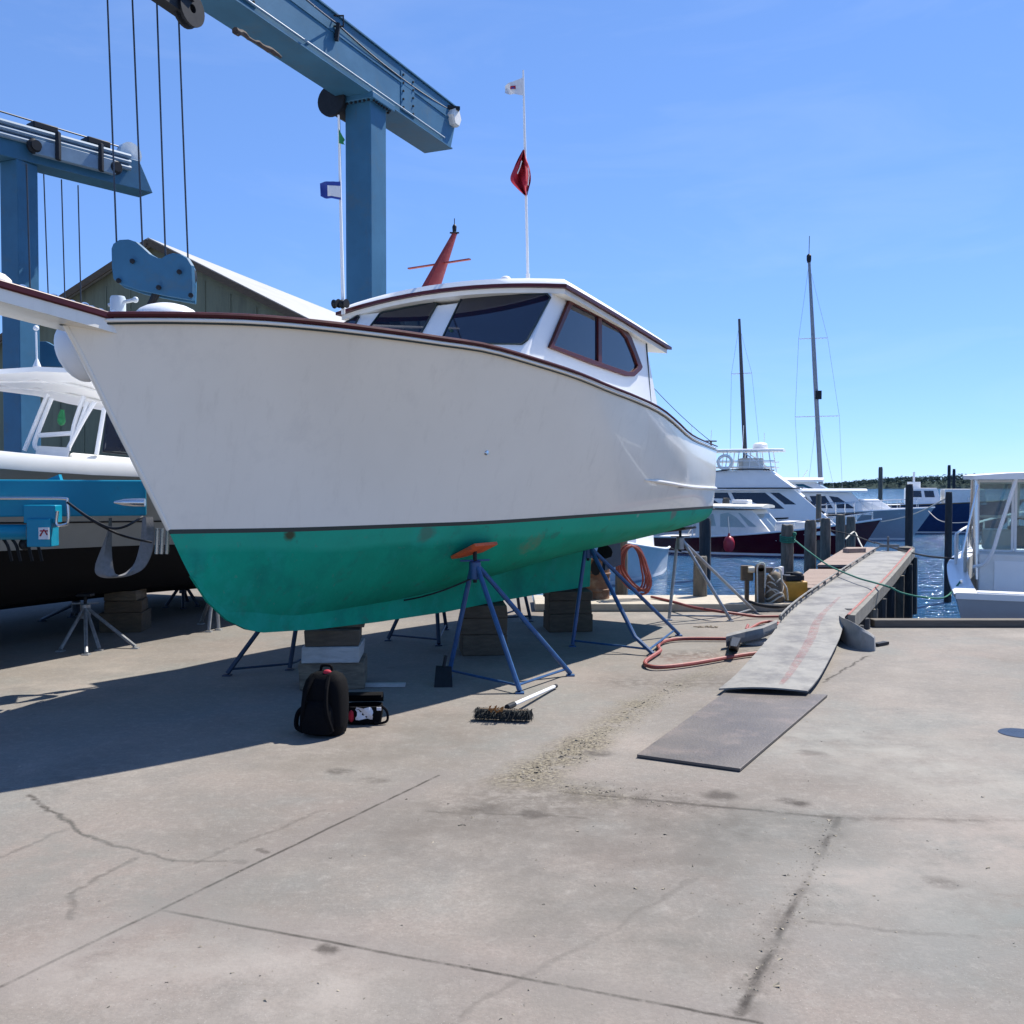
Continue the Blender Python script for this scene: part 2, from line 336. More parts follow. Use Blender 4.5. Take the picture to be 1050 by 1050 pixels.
# ------------------------------------------------------------------ ground, water, hills
WATER = -.85
def ground_mat():
    m = bpy.data.materials.new('worn_concrete'); m.use_nodes = True
    nt = m.node_tree; N = nt.nodes; L = nt.links; b = N['Principled BSDF']
    tc = N.new('ShaderNodeTexCoord'); P = tc.outputs['Object']
    def noise(scale, det=8, rough=.6, vec=None):
        n = N.new('ShaderNodeTexNoise'); n.inputs['Scale'].default_value = scale; n.inputs['Detail'].default_value = det; n.inputs['Roughness'].default_value = rough
        L.new(vec or P, n.inputs['Vector']); return n
    def ramp(src, p0, p1, c0=(0,0,0), c1=(1,1,1)):
        r = N.new('ShaderNodeValToRGB'); e = r.color_ramp.elements; e[0].position = p0; e[1].position = p1
        e[0].color = (*c0, 1); e[1].color = (*c1, 1); L.new(src, r.inputs['Fac']); return r.outputs['Color']
    def mix(f, a, bcol, mode='MIX'):
        x = N.new('ShaderNodeMix'); x.data_type = 'RGBA'; x.blend_type = mode
        if isinstance(f, float): x.inputs['Factor'].default_value = f
        else: L.new(f, x.inputs['Factor'])
        for k, s in (('A', a), ('B', bcol)):
            if isinstance(s, tuple): x.inputs[k].default_value = (*s, 1)
            else: L.new(s, x.inputs[k])
        return x.outputs['Result']
    def math_(op, a, c=None, d=None, clamp=False):
        x = N.new('ShaderNodeMath'); x.operation = op; x.use_clamp = clamp
        for i, s in enumerate((a, c, d)):
            if s is None: continue
            if isinstance(s, (int, float)): x.inputs[i].default_value = s
            else: L.new(s, x.inputs[i])
        return x.outputs[0]
    n_big = noise(.45, 5, .55); n_mid = noise(2.2, 8, .65); n_fine = noise(55, 6, .7); n_spk = noise(150, 2, .5)
    col = ramp(n_big.outputs['Fac'], .36, .64, (.142, .124, .106), (.272, .243, .210))
    col = mix(ramp(n_mid.outputs['Fac'], .42, .66), col, (.185, .169, .150))
    g = noise(.8, 6, .6, None); mpv = N.new('ShaderNodeMapping'); mpv.inputs['Location'].default_value = (13, 5, 2); L.new(P, mpv.inputs['Vector']); L.new(mpv.outputs[0], g.inputs['Vector'])
    col = mix(math_('MULTIPLY', ramp(g.outputs['Fac'], .52, .64), .55), col, (.175, .185, .172))      # greenish-grey wear
    pk = noise(.6, 6, .6); mp2 = N.new('ShaderNodeMapping'); mp2.inputs['Location'].default_value = (-7, 21, 9); L.new(P, mp2.inputs['Vector']); L.new(mp2.outputs[0], pk.inputs['Vector'])
    col = mix(math_('MULTIPLY', ramp(pk.outputs['Fac'], .52, .66), .4), col, (.285, .225, .192))   # pinkish wear
    col = mix(math_('MULTIPLY', ramp(n_fine.outputs['Fac'], .38, .62), .42), col, (.135, .122, .105))
    n_ag = noise(16, 8, .75)
    col = mix(math_('MULTIPLY', ramp(n_ag.outputs['Fac'], .50, .68), .28), col, (.36, .335, .295))
    n_dk = noise(9, 9, .8, None)
    col = mix(math_('MULTIPLY', ramp(n_dk.outputs['Fac'], .57, .70), .34), col, (.12, .108, .092))
    col = mix(math_('MULTIPLY', ramp(n_spk.outputs['Fac'], .66, .72), .55), col, (.42, .40, .37))
    st = noise(5.5, 10, .75); mp3 = N.new('ShaderNodeMapping'); mp3.inputs['Location'].default_value = (3, -11, 4); L.new(P, mp3.inputs['Vector']); L.new(mp3.outputs[0], st.inputs['Vector'])
    col = mix(math_('MULTIPLY', ramp(st.outputs['Fac'], .60, .70), .5), col, (.115, .098, .082))
    # warped coordinates for joints and cracks
    wz = noise(3.5, 6, .7); wv = N.new('ShaderNodeVectorMath'); wv.operation = 'MULTIPLY_ADD'
    L.new(wz.outputs['Color'], wv.inputs[0]); 
    def warped(a):
        x = N.new('ShaderNodeVectorMath'); x.operation = 'SUBTRACT'; L.new(wz.outputs['Color'], x.inputs[0]); x.inputs[1].default_value = (.5, .5, .5)
        y = N.new('ShaderNodeVectorMath'); y.operation = 'MULTIPLY_ADD'; L.new(x.outputs[0], y.inputs[0]); y.inputs[1].default_value = (a, a, 0); L.new(P, y.inputs[2]); return y.outputs[0]
    N.remove(wv)
    w_med = warped(.045); w_small = warped(.02); w_big = warped(.16)
    def seg(a, c, wd, soft, vec):
        """mask 1 on the segment a-c, falling to 0 over soft"""
        a = V((a[0], a[1], 0)); c = V((c[0], c[1], 0)); d = c - a
        s = N.new('ShaderNodeVectorMath'); s.operation = 'SUBTRACT'; L.new(vec, s.inputs[0]); s.inputs[1].default_value = a
        dt = N.new('ShaderNodeVectorMath'); dt.operation = 'DOT_PRODUCT'; L.new(s.outputs[0], dt.inputs[0]); dt.inputs[1].default_value = d / d.length_squared
        t = math_('ADD', dt.outputs['Value'], 0.0, clamp=True)
        q = N.new('ShaderNodeVectorMath'); q.operation = 'SCALE'; q.inputs[0].default_value = d; L.new(t, q.inputs['Scale'])
        e = N.new('ShaderNodeVectorMath'); e.operation = 'DISTANCE'; L.new(s.outputs[0], e.inputs[0]); L.new(q.outputs[0], e.inputs[1])
        mr = N.new('ShaderNodeMapRange'); L.new(e.outputs['Value'], mr.inputs['Value']); mr.inputs['From Min'].default_value = wd; mr.inputs['From Max'].default_value = wd + soft
        mr.inputs['To Min'].default_value = 1; mr.inputs['To Max'].default_value = 0; return mr.outputs['Result']
    def px(*a): return gnd(*a)
    rough_n = ramp(noise(30, 5, .8).outputs['Fac'], .3, .6)
    def lay(col, m, c, k=1.0, brk=None):
        f = math_('MULTIPLY', m, k)
        if brk is not None: f = math_('MULTIPLY', f, brk)
        return mix(f, col, c)
    brk = ramp(noise(7, 7, .75).outputs['Fac'], .33, .5)
    brk2 = ramp(noise(11, 8, .75).outputs['Fac'], .42, .56)
    dk = (.075, .066, .056)
    J = [((168, 934), (780, 1049)), ((0, 1012), (450, 795))]
    for a, c in J:
        col = lay(col, seg(px(*a), px(*c), .05, .10, w_small), (.17, .15, .135), .45)
        col = lay(col, seg(px(*a), px(*c), .003, .010, w_small), (.05, .043, .036), 1.0, brk)
    for a, c, k in (((860, 838), (758, 1040), 1.), ((580, 812), (850, 838), .85), ((850, 838), (1050, 842), .4)):
        col = lay(col, seg(px(*a), px(*c), .004, .07, w_big), (.085, .072, .06), .7, brk2)
        col = lay(col, seg(px(*a), px(*c), .005, .018, w_med), (.045, .038, .032), k, brk)
    for a, c, k in (((30, 815), (95, 860), .6), ((95, 860), (180, 882), .45), ((180, 882), (250, 885), .35), ((75, 915), (140, 880), .35), ((75, 915), (72, 945), .3), ((845, 700), (890, 672), .9), ((830, 946), (1000, 960), .35), ((440, 832), (600, 838), .35), ((0, 880), (70, 850), .3), ((450, 1050), (720, 900), .2), ((200, 885), (330, 830), .25)):
        col = lay(col, seg(px(*a), px(*c), .004, .016, w_big), (.06, .052, .044), min(1, k * 1.5), brk)
    # broken strip of aggregate leading from the plate to the joint, and darker dirt round the plate
    ag = ramp(noise(38, 4, .8).outputs['Fac'], .42, .62, (.06, .05, .038), (.27, .235, .165))
    for a, c, wd, k in (((530, 800), (600, 762), .05, .95), ((600, 762), (655, 722), .02, .8), ((655, 722), (745, 680), .01, .55), ((560, 800), (620, 818), .02, .5)):
        col = lay(col, seg(px(*a), px(*c), wd, .2, w_big), ag, k, ramp(noise(6, 8, .75).outputs['Fac'], .34, .50))
    for a, c, wd, k in (((690, 672), (775, 668), .05, .5), ((640, 700), (740, 700), .05, .35), ((520, 812), (700, 822), .02, .35), ((470, 830), (560, 835), .03, .3), ((100, 790), (60, 800), .02, .2)):
        col = lay(col, seg(px(*a), px(*c), wd, .35, w_big), (.075, .062, .05), min(1, k * 1.5), brk2)
    col = lay(col, seg(px(690, 676), px(760, 672), .02, .3, w_big), (.15, .075, .05), .4, brk2)
    wear = ramp(noise(2.6, 9, .7).outputs['Fac'], .38, .60)
    for a, c, wd, sf, cc, k in (((820, 870), (1000, 930), .15, .5, (.16, .175, .162), .75), ((880, 905), (1040, 860), .1, .5, (.31, .262, .225), .6), ((420, 860), (700, 880), .1, .5, (.115, .100, .086), .65),
            ((560, 930), (720, 960), .1, .35, (.12, .11, .095), .65), ((120, 980), (330, 1010), .1, .4, (.30, .268, .235), .65), ((20, 870), (200, 930), .1, .5, (.155, .155, .138), .6), ((860, 760), (1040, 800), .2, .7, (.285, .272, .238), .65),
            ((330, 780), (470, 750), .1, .6, (.13, .112, .092), .6), ((700, 840), (840, 860), .1, .3, (.09, .078, .066), .65), ((900, 980), (1050, 1010), .1, .35, (.19, .18, .165), .6), ((480, 1000), (640, 1030), .08, .3, (.17, .155, .135), .55)):
        col = lay(col, seg(px(*a), px(*c), wd, sf, w_big), cc, k, wear)
    for (x, y), r, k in (((330, 975), .03, .6), ((345, 790), .05, .5), ((735, 815), .07, .6), ((810, 822), .05, .7), ((545, 835), .05, .5), ((490, 828), .07, .45), ((265, 872), .02, .5), ((610, 772), .06, .5), ((960, 905), .05, .4), ((380, 800), .05, .4), ((830, 772), .06, .35)):
        col = lay(col, seg(px(x, y), px(x + 8, y + 1), r * .5, r, w_big), (.06, .05, .042), min(1, k * 1.4), brk)
    L.new(col, b.inputs['Base Color'])
    b.inputs['Roughness'].default_value = .85; b.inputs['Specular IOR Level'].default_value = .3
    bp = N.new('ShaderNodeBump'); bp.inputs['Strength'].default_value = .45; bp.inputs['Distance'].default_value = .006
    hs = math_('ADD', n_fine.outputs['Fac'], math_('MULTIPLY', n_mid.outputs['Fac'], 1.5))
    L.new(hs, bp.inputs['Height']); L.new(bp.outputs['Normal'], b.inputs['Normal'])
    return m
concrete = ground_mat()
poly = [(-90, -40), (70, -40), (70, 11.55), (4.15, 11.55), (4.85, 13.9), (.3, 13.9), (.3, 75), (-90, 75)]
g = MB().prism([V((x, y, -3)) for x, y in poly], (0, 0, 3)).build('yard_ground', concrete, smooth=0); tag(g, kind='structure')
def water_mat():
    m = bpy.data.materials.new('harbour_water'); m.use_nodes = True
    nt = m.node_tree; N = nt.nodes; L = nt.links; b = N['Principled BSDF']
    b.inputs['Base Color'].default_value = (.02, .085, .18, 1); b.inputs['Roughness'].default_value = .06; b.inputs['IOR'].default_value = 1.33
    tc = N.new('ShaderNodeTexCoord'); mp = N.new('ShaderNodeMapping'); mp.inputs['Scale'].default_value = (1, 1.7, 1); mp.inputs['Rotation'].default_value = (0, 0, .35)
    L.new(tc.outputs['Object'], mp.inputs['Vector'])
    n1 = N.new('ShaderNodeTexNoise'); n1.inputs['Scale'].default_value = 2.2; n1.inputs['Detail'].default_value = 6; n1.inputs['Distortion'].default_value = .4
    L.new(mp.outputs[0], n1.inputs['Vector'])
    bp = N.new('ShaderNodeBump'); bp.inputs['Strength'].default_value = .9; bp.inputs['Distance'].default_value = .32
    L.new(n1.outputs['Fac'], bp.inputs['Height']); L.new(bp.outputs['Normal'], b.inputs['Normal'])
    return m
wm = water_mat()
o = MB().add([(-3000, -50, WATER), (5000, -50, WATER), (5000, 7000, WATER), (-3000, 7000, WATER)], [(0, 1, 2, 3)]).build('water', wm, smooth=0); tag(o, kind='structure')
# sea-wall face and cap along the back edge of the yard
tag(MB().box((2.45, 13.35, .05), (4.3, 1.05, .10)).build('bulkhead_cap', mat('pale_cap_concrete', (.40, .355, .285), .9, var=.12, scale=5, bump=.4, dirt=((.3, .26, .2), .5, 6)), bevel=.01), kind='structure')
# far shore
hm = mat('far_shore_green', (.052, .072, .066), 1, var=.25, scale=.05, spec=0)
def HT(X): return interp([(-400, 1.2), (100, 1.4), (200, 2.4), (239, 3.6), (263, 6.2), (301, 7.6), (336, 8.8), (450, 9.4), (600, 8), (1400, 6)], X)
rows = []
for j, (dy, hz) in enumerate(((0, 0), (12, 1), (40, .8), (120, 0))):
    rows.append([V((X, 690 + dy + 8 * math.sin(X * .02), WATER - .4 + hz * .8 * HT(X))) for X in range(-400, 1400, 20)])
tag(MB().grid(rows).build('hills', hm), kind='structure')
leaf = mat('far_foliage', (.06, .085, .075), 1, var=.3, scale=.12, spec=0)
tb = MB(); rnd = random.Random(3)
for i in range(4200):
    X = rnd.uniform(150, 560); base = HT(X)
    Y = 690 + 8 * math.sin(X * .02) + rnd.uniform(2, 40); h = rnd.uniform(.8, 2.2) * (.4 + base / 14); r = rnd.uniform(1.0, 2.6)
    c = V((X, Y, WATER + base * rnd.uniform(.35, 1.0) + h * .3)); n = 10; vs = []; fs = []
    for a in range(n):
        th = rnd.uniform(0, 2*PI); ph = rnd.uniform(-.4, 1.3)
        q = c + V((math.cos(th)*math.cos(ph)*r, math.sin(th)*math.cos(ph)*r, math.sin(ph)*h*.7)); k = len(vs)
        s = rnd.uniform(.6, 1.2)
        vs += [q + V((rnd.uniform(-s, s), rnd.uniform(-s, s), rnd.uniform(-s, s)*.7)) for _ in range(3)]; fs.append((k, k+1, k+2))
    tb.add(vs, fs)
tag(tb.build('far_trees', leaf, smooth=0), 'dark low wooded shore along the horizon across the water', 'trees', kind='stuff')
# loose grit
gm = mat('loose_stone_chips', (.24, .21, .16), .9, var=.6, scale=3)
gb = MB(); rnd = random.Random(11)
def chip(p, r):
    vs = [p + V((rnd.uniform(-1, 1)*r, rnd.uniform(-1, 1)*r, z*r)) for z in (.0, .0, .0, .5, .35)]
    gb.add(vs, [(0,1,3),(1,2,3),(2,0,3),(0,1,4),(1,2,4),(2,0,4)])
def scatter(n, a, c, spread, r0, r1):
    A = gnd(*a); B_ = gnd(*c); d = (B_ - A); nn = V((-d.y, d.x, 0)).normalized()
    for _ in range(n):
        chip(A + d * rnd.random() + nn * rnd.gauss(0, spread), rnd.uniform(r0, r1) * (1 + rnd.random()**6 * 2))
scatter(420, (535, 800), (605, 760), .07, .003, .008); scatter(260, (605, 760), (700, 700), .06, .003, .007)
scatter(260, (855, 842), (765, 1030), .05, .002, .006); scatter(200, (560, 806), (700, 820), .09, .002, .006)
scatter(160, (640, 830), (560, 900), .5, .002, .005)
for _ in range(700):
    chip(gnd(rnd.uniform(-20, 1070), rnd.uniform(700, 1060)), rnd.uniform(.0015, .0045) * (1 + rnd.random()**8 * 2.5))
tag(gb.build('gravel', gm, smooth=0), 'loose grit and stone chips scattered on the concrete yard', 'gravel', kind='stuff')
# ------------------------------------------------------------------ the white workboat on stands
BO = V((-1.42, 7.8, 0)); BD = V((.527, .850, 0)).normalized(); BN = V((BD.y, -BD.x, 0))   # aft direction, port direction
def BP(s, l, z): return BO + BD * s + BN * l + V((0, 0, z))
def cl(px, py):
    """point of the centre plane seen at a pixel -> (s, z)"""
    p = on_plane(px, py, BO, BN); return (p - BO).dot(BD), p.z
def z_for(trace, s, l, z=2.0):
    for _ in range(4):
        p = BP(s, l, z); u, _v = proj(p)
        y = interp(trace, u); z = at(u, y, p.y).z
    return z
SHEER = [(62, 325.5), (95, 325), (150, 324.5), (200, 325), (260, 327), (330, 333), (400, 341.5), (450, 348.6), (498, 356), (550, 370.5), (593, 384.5), (627, 398.6), (650, 407.5), (678, 421), (693, 433), (707, 446), (724, 454.5), (738, 460)]
WLT = [(172, 543), (300, 541), (420, 537), (500, 534), (600, 527.5), (690, 521.5), (736, 518.5)]
stem = [cl(*p) for p in [(62, 325.5), (82, 363), (102, 403), (124, 448), (148, 495), (172, 543), (195, 591), (212, 617), (232, 636), (252, 645.5), (268, 648.5)]]
s_head, z_head = stem[0]; s_wl, z_wl = stem[5]
S_END = 5.65
hbS = [(0,0),(.03,.15),(.08,.36),(.15,.61),(.25,.92),(.35,1.14),(.45,1.3),(.55,1.40),(.65,1.44),(.75,1.40),(.85,1.31),(.93,1.21),(1,1.1)]
hbW = [(0,0),(.05,.10),(.12,.25),(.22,.48),(.35,.78),(.5,1.04),(.65,1.18),(.8,1.2),(.9,1.15),(1,1.07)]
bodyprof = stem[5:9]                                # where the hull body meets the stem
zgar = [(-.75, .62), (0, .62), (1, .66), (2, .75), (3, .87), (4.2, .98), (5.65, 1.09)]
NT = 44
T = [(i / NT) ** 1.35 for i in range(NT + 1)]
def body_pt(t):
    """centreline of the hull body: stem forefoot, then the garboard line"""
    sA = bodyprof[-1][0]
    s = s_wl + (S_END - s_wl) * t
    if s < sA: return s, interp([(a, b) for a, b in bodyprof], s)
    b = min(1, (s - sA) / .7); b = b * b * (3 - 2 * b)
    return s, lerp(bodyprof[-1][1] + .0, interp(zgar, s), b)
rows_top, rows_boot, rows_bot = [], [], []
NV = 12; NB = 10
for t in T:
    s1 = lerp(s_head, S_END, t); l1 = interp(hbS, t); z1 = z_for(SHEER, s1, l1, 2.5) if t > 0 else z_head
    s0 = lerp(s_wl, S_END - .02, t); l0 = interp(hbW, t); z0 = z_for(WLT, s0, l0, 1.35) if t > 0 else z_wl
    r = []
    for j in range(NV + 1):
        v = j / NV
        bulge = 4 * v * (1 - v) * (interp([(0, -.11), (.3, -.06), (.6, .02), (.85, .045), (1, .01)], t) if t > 0 else 0) * min(1, t * 6)
        
        s = lerp(s0, s1, v); z = lerp(z0, z1, v)
        zz = z_wl + (z_head - z_wl) * v                  # follow the slightly curved stem profile
        sp = interp([(b, a) for a, b in stem[5::-1]], zz); s += (sp - lerp(s_wl, s_head, v)) * (1 - t) ** 3
        r.append((s, max(0, lerp(l0, l1, v) + bulge), z))
    rows_top.append(r)
    zb = z0 - .03; rows_boot.append([(s0, l0 + .002 * (t > 0), z0), (s0 + .012 * (1 - t), l0 * .992 + .002 * (t > 0), zb)])
    sg, zg = body_pt(t); r = []
    for j in range(NB + 1):
        v = j / NB; a = (1 - v) ** 2; b = 2 * v * (1 - v); c = v * v
        full = min(1, t * 2.2); af = max(0, min(1, (t - .5) / .45)); af = af * af * (3 - 2 * af); cs = lerp(.55 + .32 * full, .99, af); cz = lerp(lerp(.5, .22, full), .02, af)
        if j == 0: sA_, lA_, zA_ = rows_boot[-1][1]
        r.append((lerp(sA_, sg, v), a * lA_ + b * lA_ * cs, a * zA_ + b * lerp(zg, zA_, cz) + c * zg))
    rows_bot.append(r)
print('WL z bow/mid/stern', [round(rows_boot[i][0][2], 2) for i in (0, 12, 24, 34, NT)], 'sheer z', [round(rows_top[i][-1][2], 2) for i in (0, 12, 24, 34, 40, NT)], 'transom px', proj(BP(*rows_top[-1][-1])), proj(BP(*rows_boot[-1][0])))
def both(rows):
    m = MB()
    for sg in (1, -1): m.grid([[BP(s, l * sg, z) for s, l, z in r] for r in rows])
    return m
boat = thing('workboat', BP(1.5, 0, 0), 'large white wooden motor boat with teal bottom propped on stands in the foreground', 'boat')
mt = both(rows_top); 
mt.add([BP(s, l, z) for s, l, z in rows_top[-1]] + [BP(s, -l, z) for s, l, z in reversed(rows_top[-1])], [tuple(range(2 * NV + 2))])
hull_top = mt.build('topsides', white_hull, boat, smooth=50)
both(rows_boot).build('waterline_stripe', boot, boat)
mbm = both(rows_bot)
mbm.add([BP(s, l, z) for s, l, z in rows_bot[-1]] + [BP(s, -l, z) for s, l, z in reversed(rows_bot[-1][:-1])], [tuple(range(2 * NB + 1))])
bottom = mbm.build('hull_bottom', green_btm, boat, smooth=60)
# keel: deep plank keel from the forefoot aft
kb = stem[6:] + [cl(*p) for p in [(320, 645), (380, 637.5), (450, 627), (500, 617), (560, 606.5), (599, 601)]]
s_ke = kb[-1][0]
top = [(s_ke + .02, interp(zgar, s_ke) + .06)] + [(s, interp(zgar, s) + .08) for s in (3.5, 2.5, 1.5, .7)] + [(.1, .76), (-.5, .76), (stem[8][0] + .16, stem[8][1] + .14)]
kp = kb + top; k = MB(); nk = len(kp)
for sg in (1, -1):
    k.add([BP(s, lerp(.012, .075 if i < len(kb) else .09, max(0, min(1, (s + 1.1) / 1.9))) * sg, z) for i, (s, z) in enumerate(kp)], [])
fs = [tuple(range(nk)), tuple(range(nk, 2 * nk))] + [(i, (i+1) % nk, nk + (i+1) % nk, nk + i) for i in range(nk)]
k.f = fs
# thin the forefoot so it fairs into the stem
keel = k.build('keel', green_btm, boat, smooth=40)
# stem band
sb = MB(); pr = stem[:6]
for i, (s, z) in enumerate(pr): pass
sb.tube([BP(s + .006, 0, z) for s, z in pr], [.016] * 6, 8); sb.build('stem_band', white_hull, boat)
# rubbing strake of varnished maroon along the sheer + narrow white bead and dark line
for nm, m_, dz, dl, rr in (('sheer_strake', maroon, .012, .010, .019), ('sheer_bead', white_hull, -.022, .010, .012), ('shadow_line', boot, -.040, .003, .007)):
    q = MB()
    for sg in (1, -1):
        q.tube([BP(r[-1][0], sg * (r[-1][1] + dl * (1 if i else 0)), r[-1][2] + dz) for i, r in enumerate(rows_top)], [rr * (1.0 - .6 * max(0, (T[i] - .25) / .75)) for i in range(NT + 1)], 8)
    q.build(nm, m_, boat)
# spray strake near the stern
q = MB(); pts = []
for i in range(9):
    px_ = lerp(652, 737.5, i / 8); s = None
    t = lerp(.66, 1.0, i / 8); s1 = lerp(s_wl, S_END, t)
    best = None
    pts.append(t)
pp = []
for t in pts:
    i = t * 0 + t; 
    f_ = min(NT - 1e-6, (t ** (1 / 1.35)) * NT); a = int(f_); fr = f_ - a
    ra, rb = rows_top[a], rows_top[a + 1]; v = .30
    j = v * NV; j0 = int(j); jf = j - j0
    P1 = [lerp(lerp(ra[j0][c_], ra[j0+1][c_], jf), lerp(rb[j0][c_], rb[j0+1][c_], jf), fr) for c_ in range(3)]
    pp.append(P1)
for sg in (1, -1): MB().tube([BP(s, sg * (l + .008), z) for s, l, z in pp], [.004] + [.022] * (len(pp) - 2) + [.022], 8).build('spray_strake', white_hull, boat)
# through-hull fitting
q = MB(); 
def hull_at(px, py):
    """nearest topside surface point to a pixel (port side)"""
    best = None
    for ra, rb in zip(rows_top, rows_top[1:]):
        for j in range(NV):
            for a_ in range(8):
                for c_ in range(4):
                    s, l, z = [lerp(lerp(ra[j][k], ra[j+1][k], c_/4), lerp(rb[j][k], rb[j+1][k], c_/4), a_/8) for k in range(3)]
                    p = BP(s, l, z); u, v_ = proj(p); d = (u - px) ** 2 + (v_ - py) ** 2
                    if best is None or d < best[0]: best = (d, p)
    return best[1]
p = hull_at(498, 464); q.lathe(p, [(0.0, .012), (.018, .01), (.022, .0), (.022, -.02)], 12, BN); q.build('drain_fitting', chrome, boat)
btm_spot(tuple(hull_at(297, 542) - V((0, 0, .06))), .055, (.07, .05, .02), .9)
btm_spot(tuple(hull_at(692, 521) - V((0, 0, .05))), .10, (.16, .19, .17), .8)
btm_spot(tuple(hull_at(440, 537) - V((0, 0, .09))), .10, (.10, .13, .10), .6)
btm_spot(tuple(hull_at(655, 524) - V((0, 0, .05))), .04, (.30, .36, .33), .7)
btm_spot(tuple(BP(1.62, .98, 1.02)), .22, (.30, .08, .02), .5)
btm_finish()
# decks
d = MB(); d.grid([[BP(r[-1][0], r[-1][1] * k_ * .985, r[-1][2] - .03 + .05 * (1 - k_ * k_)) for k_ in (-1, -.6, 0, .6, 1)] for i, r in enumerate(rows_top) if r[-1][0] < 4.2])
d.build('foredeck', offwhite, boat)
d = MB(); d.grid([[BP(r[-1][0], r[-1][1] * k_ * .96, 1.62) for k_ in (-1, 0, 1)] for i, r in enumerate(rows_top) if r[-1][0] > 3.9]); d.build('cockpit_sole', offwhite, boat)
# bow platform
pf = MB(); 
def pz(s): return z_head + .035 + (s_head - s) * .10
out = [(s_head + .42, .13), (s_head + .12, .16), (s_head - .5, .175), (s_head - 1.1, .16), (s_head - 1.25, .1)]
ol = [(s, l) for s, l in out] + [(s, -l) for s, l in reversed(out)]
def slab(lo, hi, grow):
    n = len(ol); P = [BP(s, l * grow, pz(s) + lo) for s, l in ol] + [BP(s, l * grow, pz(s) + hi) for s, l in ol]
    return MB().add(P, [tuple(range(n)), tuple(range(n, 2*n))] + [(i, (i+1) % n, n + (i+1) % n, n + i) for i in range(n)])
bp_ = slab(-.075, -.005, .94).build('bow_platform', white_hull, boat, smooth=20)
slab(-.005, .04, 1.03).build('platform_cap', maroon, bp_, smooth=20, bevel=.008)
# anchor chain over the platform, bow roller bump, bitt, hatch cover
ch = MB(); 
for i in range(46):
    s = lerp(s_head - .95, s_head + .5, i / 45); c_ = BP(s, .05 + .02 * math.sin(i), pz(s) + .058)
    a_ = BD if i % 2 == 0 else BD
    u = V((0, 0, 1)) if i % 2 else BN
    ch.tube([c_ + BD * .024 * math.cos(x) + u * .014 * math.sin(x) for x in [2*PI*k/10 for k in range(11)]], .0055, 5, False)
ch.build('anchor_chain', chrome, boat)
mb_ = MB(); mb_.ball(BP(s_head - .42, -.02, pz(s_head - .4) + .05), (.13, .1, .075), 14, 8); mb_.build('roller_cover', offwhite, boat)
p = at(121, 316, 6.35); pb = MB().lathe(p + V((0, 0, -.06)), [(.0, -.06), (.048, -.06), (.048, .12), (.042, .135), (0, .14)], 16)
pb.tube([p + V((-.06, 0, .02)) , p + V((.12, -.02, .05))], .012, 8); pb.ball(p + V((.12, -.02, .05)), .02, 8, 6); pb.build('mooring_bitt', palehull, boat)
p = at(171, 322, 6.9); MB().ball(p + V((0, 0, -.04)), (.23, .2, .115), 20, 10).build('hatch_dome', white, boat, smooth=60)
# ---- cabin
CFB = 1.19; CFT = 1.70                                   # front foot / head (s)
ZB = 2.50; ZT = 3.33
def lat(s): return 1.155 - .055 * (s - 1.2)
FP0 = BP(1.19 - .15, 1.15, 2.58); 
f_up = (BP(1.69, 1.12, 3.32) - BP(1.19, 1.15, 2.75)).normalized()
fn = BN.cross(f_up).normalized()
if fn.dot(BD) > 0: fn = -fn
FR0 = BP(1.09, 1.15, 2.75)
def front_s(z): return 1.09 + (z - 2.75) / (3.32 - 2.75) * .50
SP = [BP(front_s(2.5), lat(1.0), 2.5), BP(4.25, lat(4.25), 2.5), BP(1.69, lat(1.69) - .03, 3.32)]
sn = (SP[1] - SP[0]).cross(SP[2] - SP[0]).normalized()
if sn.dot(BN) < 0: sn = -sn
def side_l(s, z):
    # lateral of the side plane at s, z
    p = BP(s, 0, z); return -(p - SP[0]).dot(sn) / BN.dot(sn)
LS = 1.30                                                # starboard half width (front of the cabin is a touch wider there)
def ztop(s): return 3.325 - .055 * (s - 1.7)
cb = MB()
zb = 2.1
aft_b, aft_t = 4.19, 3.78
pts = []
for sg in (1, -1):
    k_ = 1 if sg > 0 else 1.09
    pts += [BP(front_s(2.64), sg * min(k_, 1.03) * side_l(front_s(2.64), 2.64), 2.64), BP(aft_b + .1, sg * side_l(aft_b, zb), zb), BP(aft_t, sg * side_l(aft_t, ztop(aft_t)), ztop(aft_t)), BP(front_s(ztop(1.7)), sg * k_ * side_l(1.7, ztop(1.7)), ztop(1.7))]
cb.add(pts, [(0, 1, 2, 3), (7, 6, 5, 4), (0, 3, 7, 4), (1, 5, 6, 2), (3, 2, 6, 7), (0, 4, 5, 1)])
cabin = cb.build('cabin', white, boat, smooth=0, bevel=.012)
print('hull at cabin foot', [(round(r[-1][0],2), round(r[-1][1],2), round(r[-1][2],2)) for r in rows_top if .6 < r[-1][0] < 4.4][::3])
# dark line down the aft edge of the cabin side
MB().bar(BP(aft_b - .27, side_l(aft_b, 2.35) + .008, 2.42), BP(aft_t + .0, side_l(aft_t, 3.2) + .008, ztop(aft_t) - .01), .012, .012).build('corner_trim', boot, cabin)
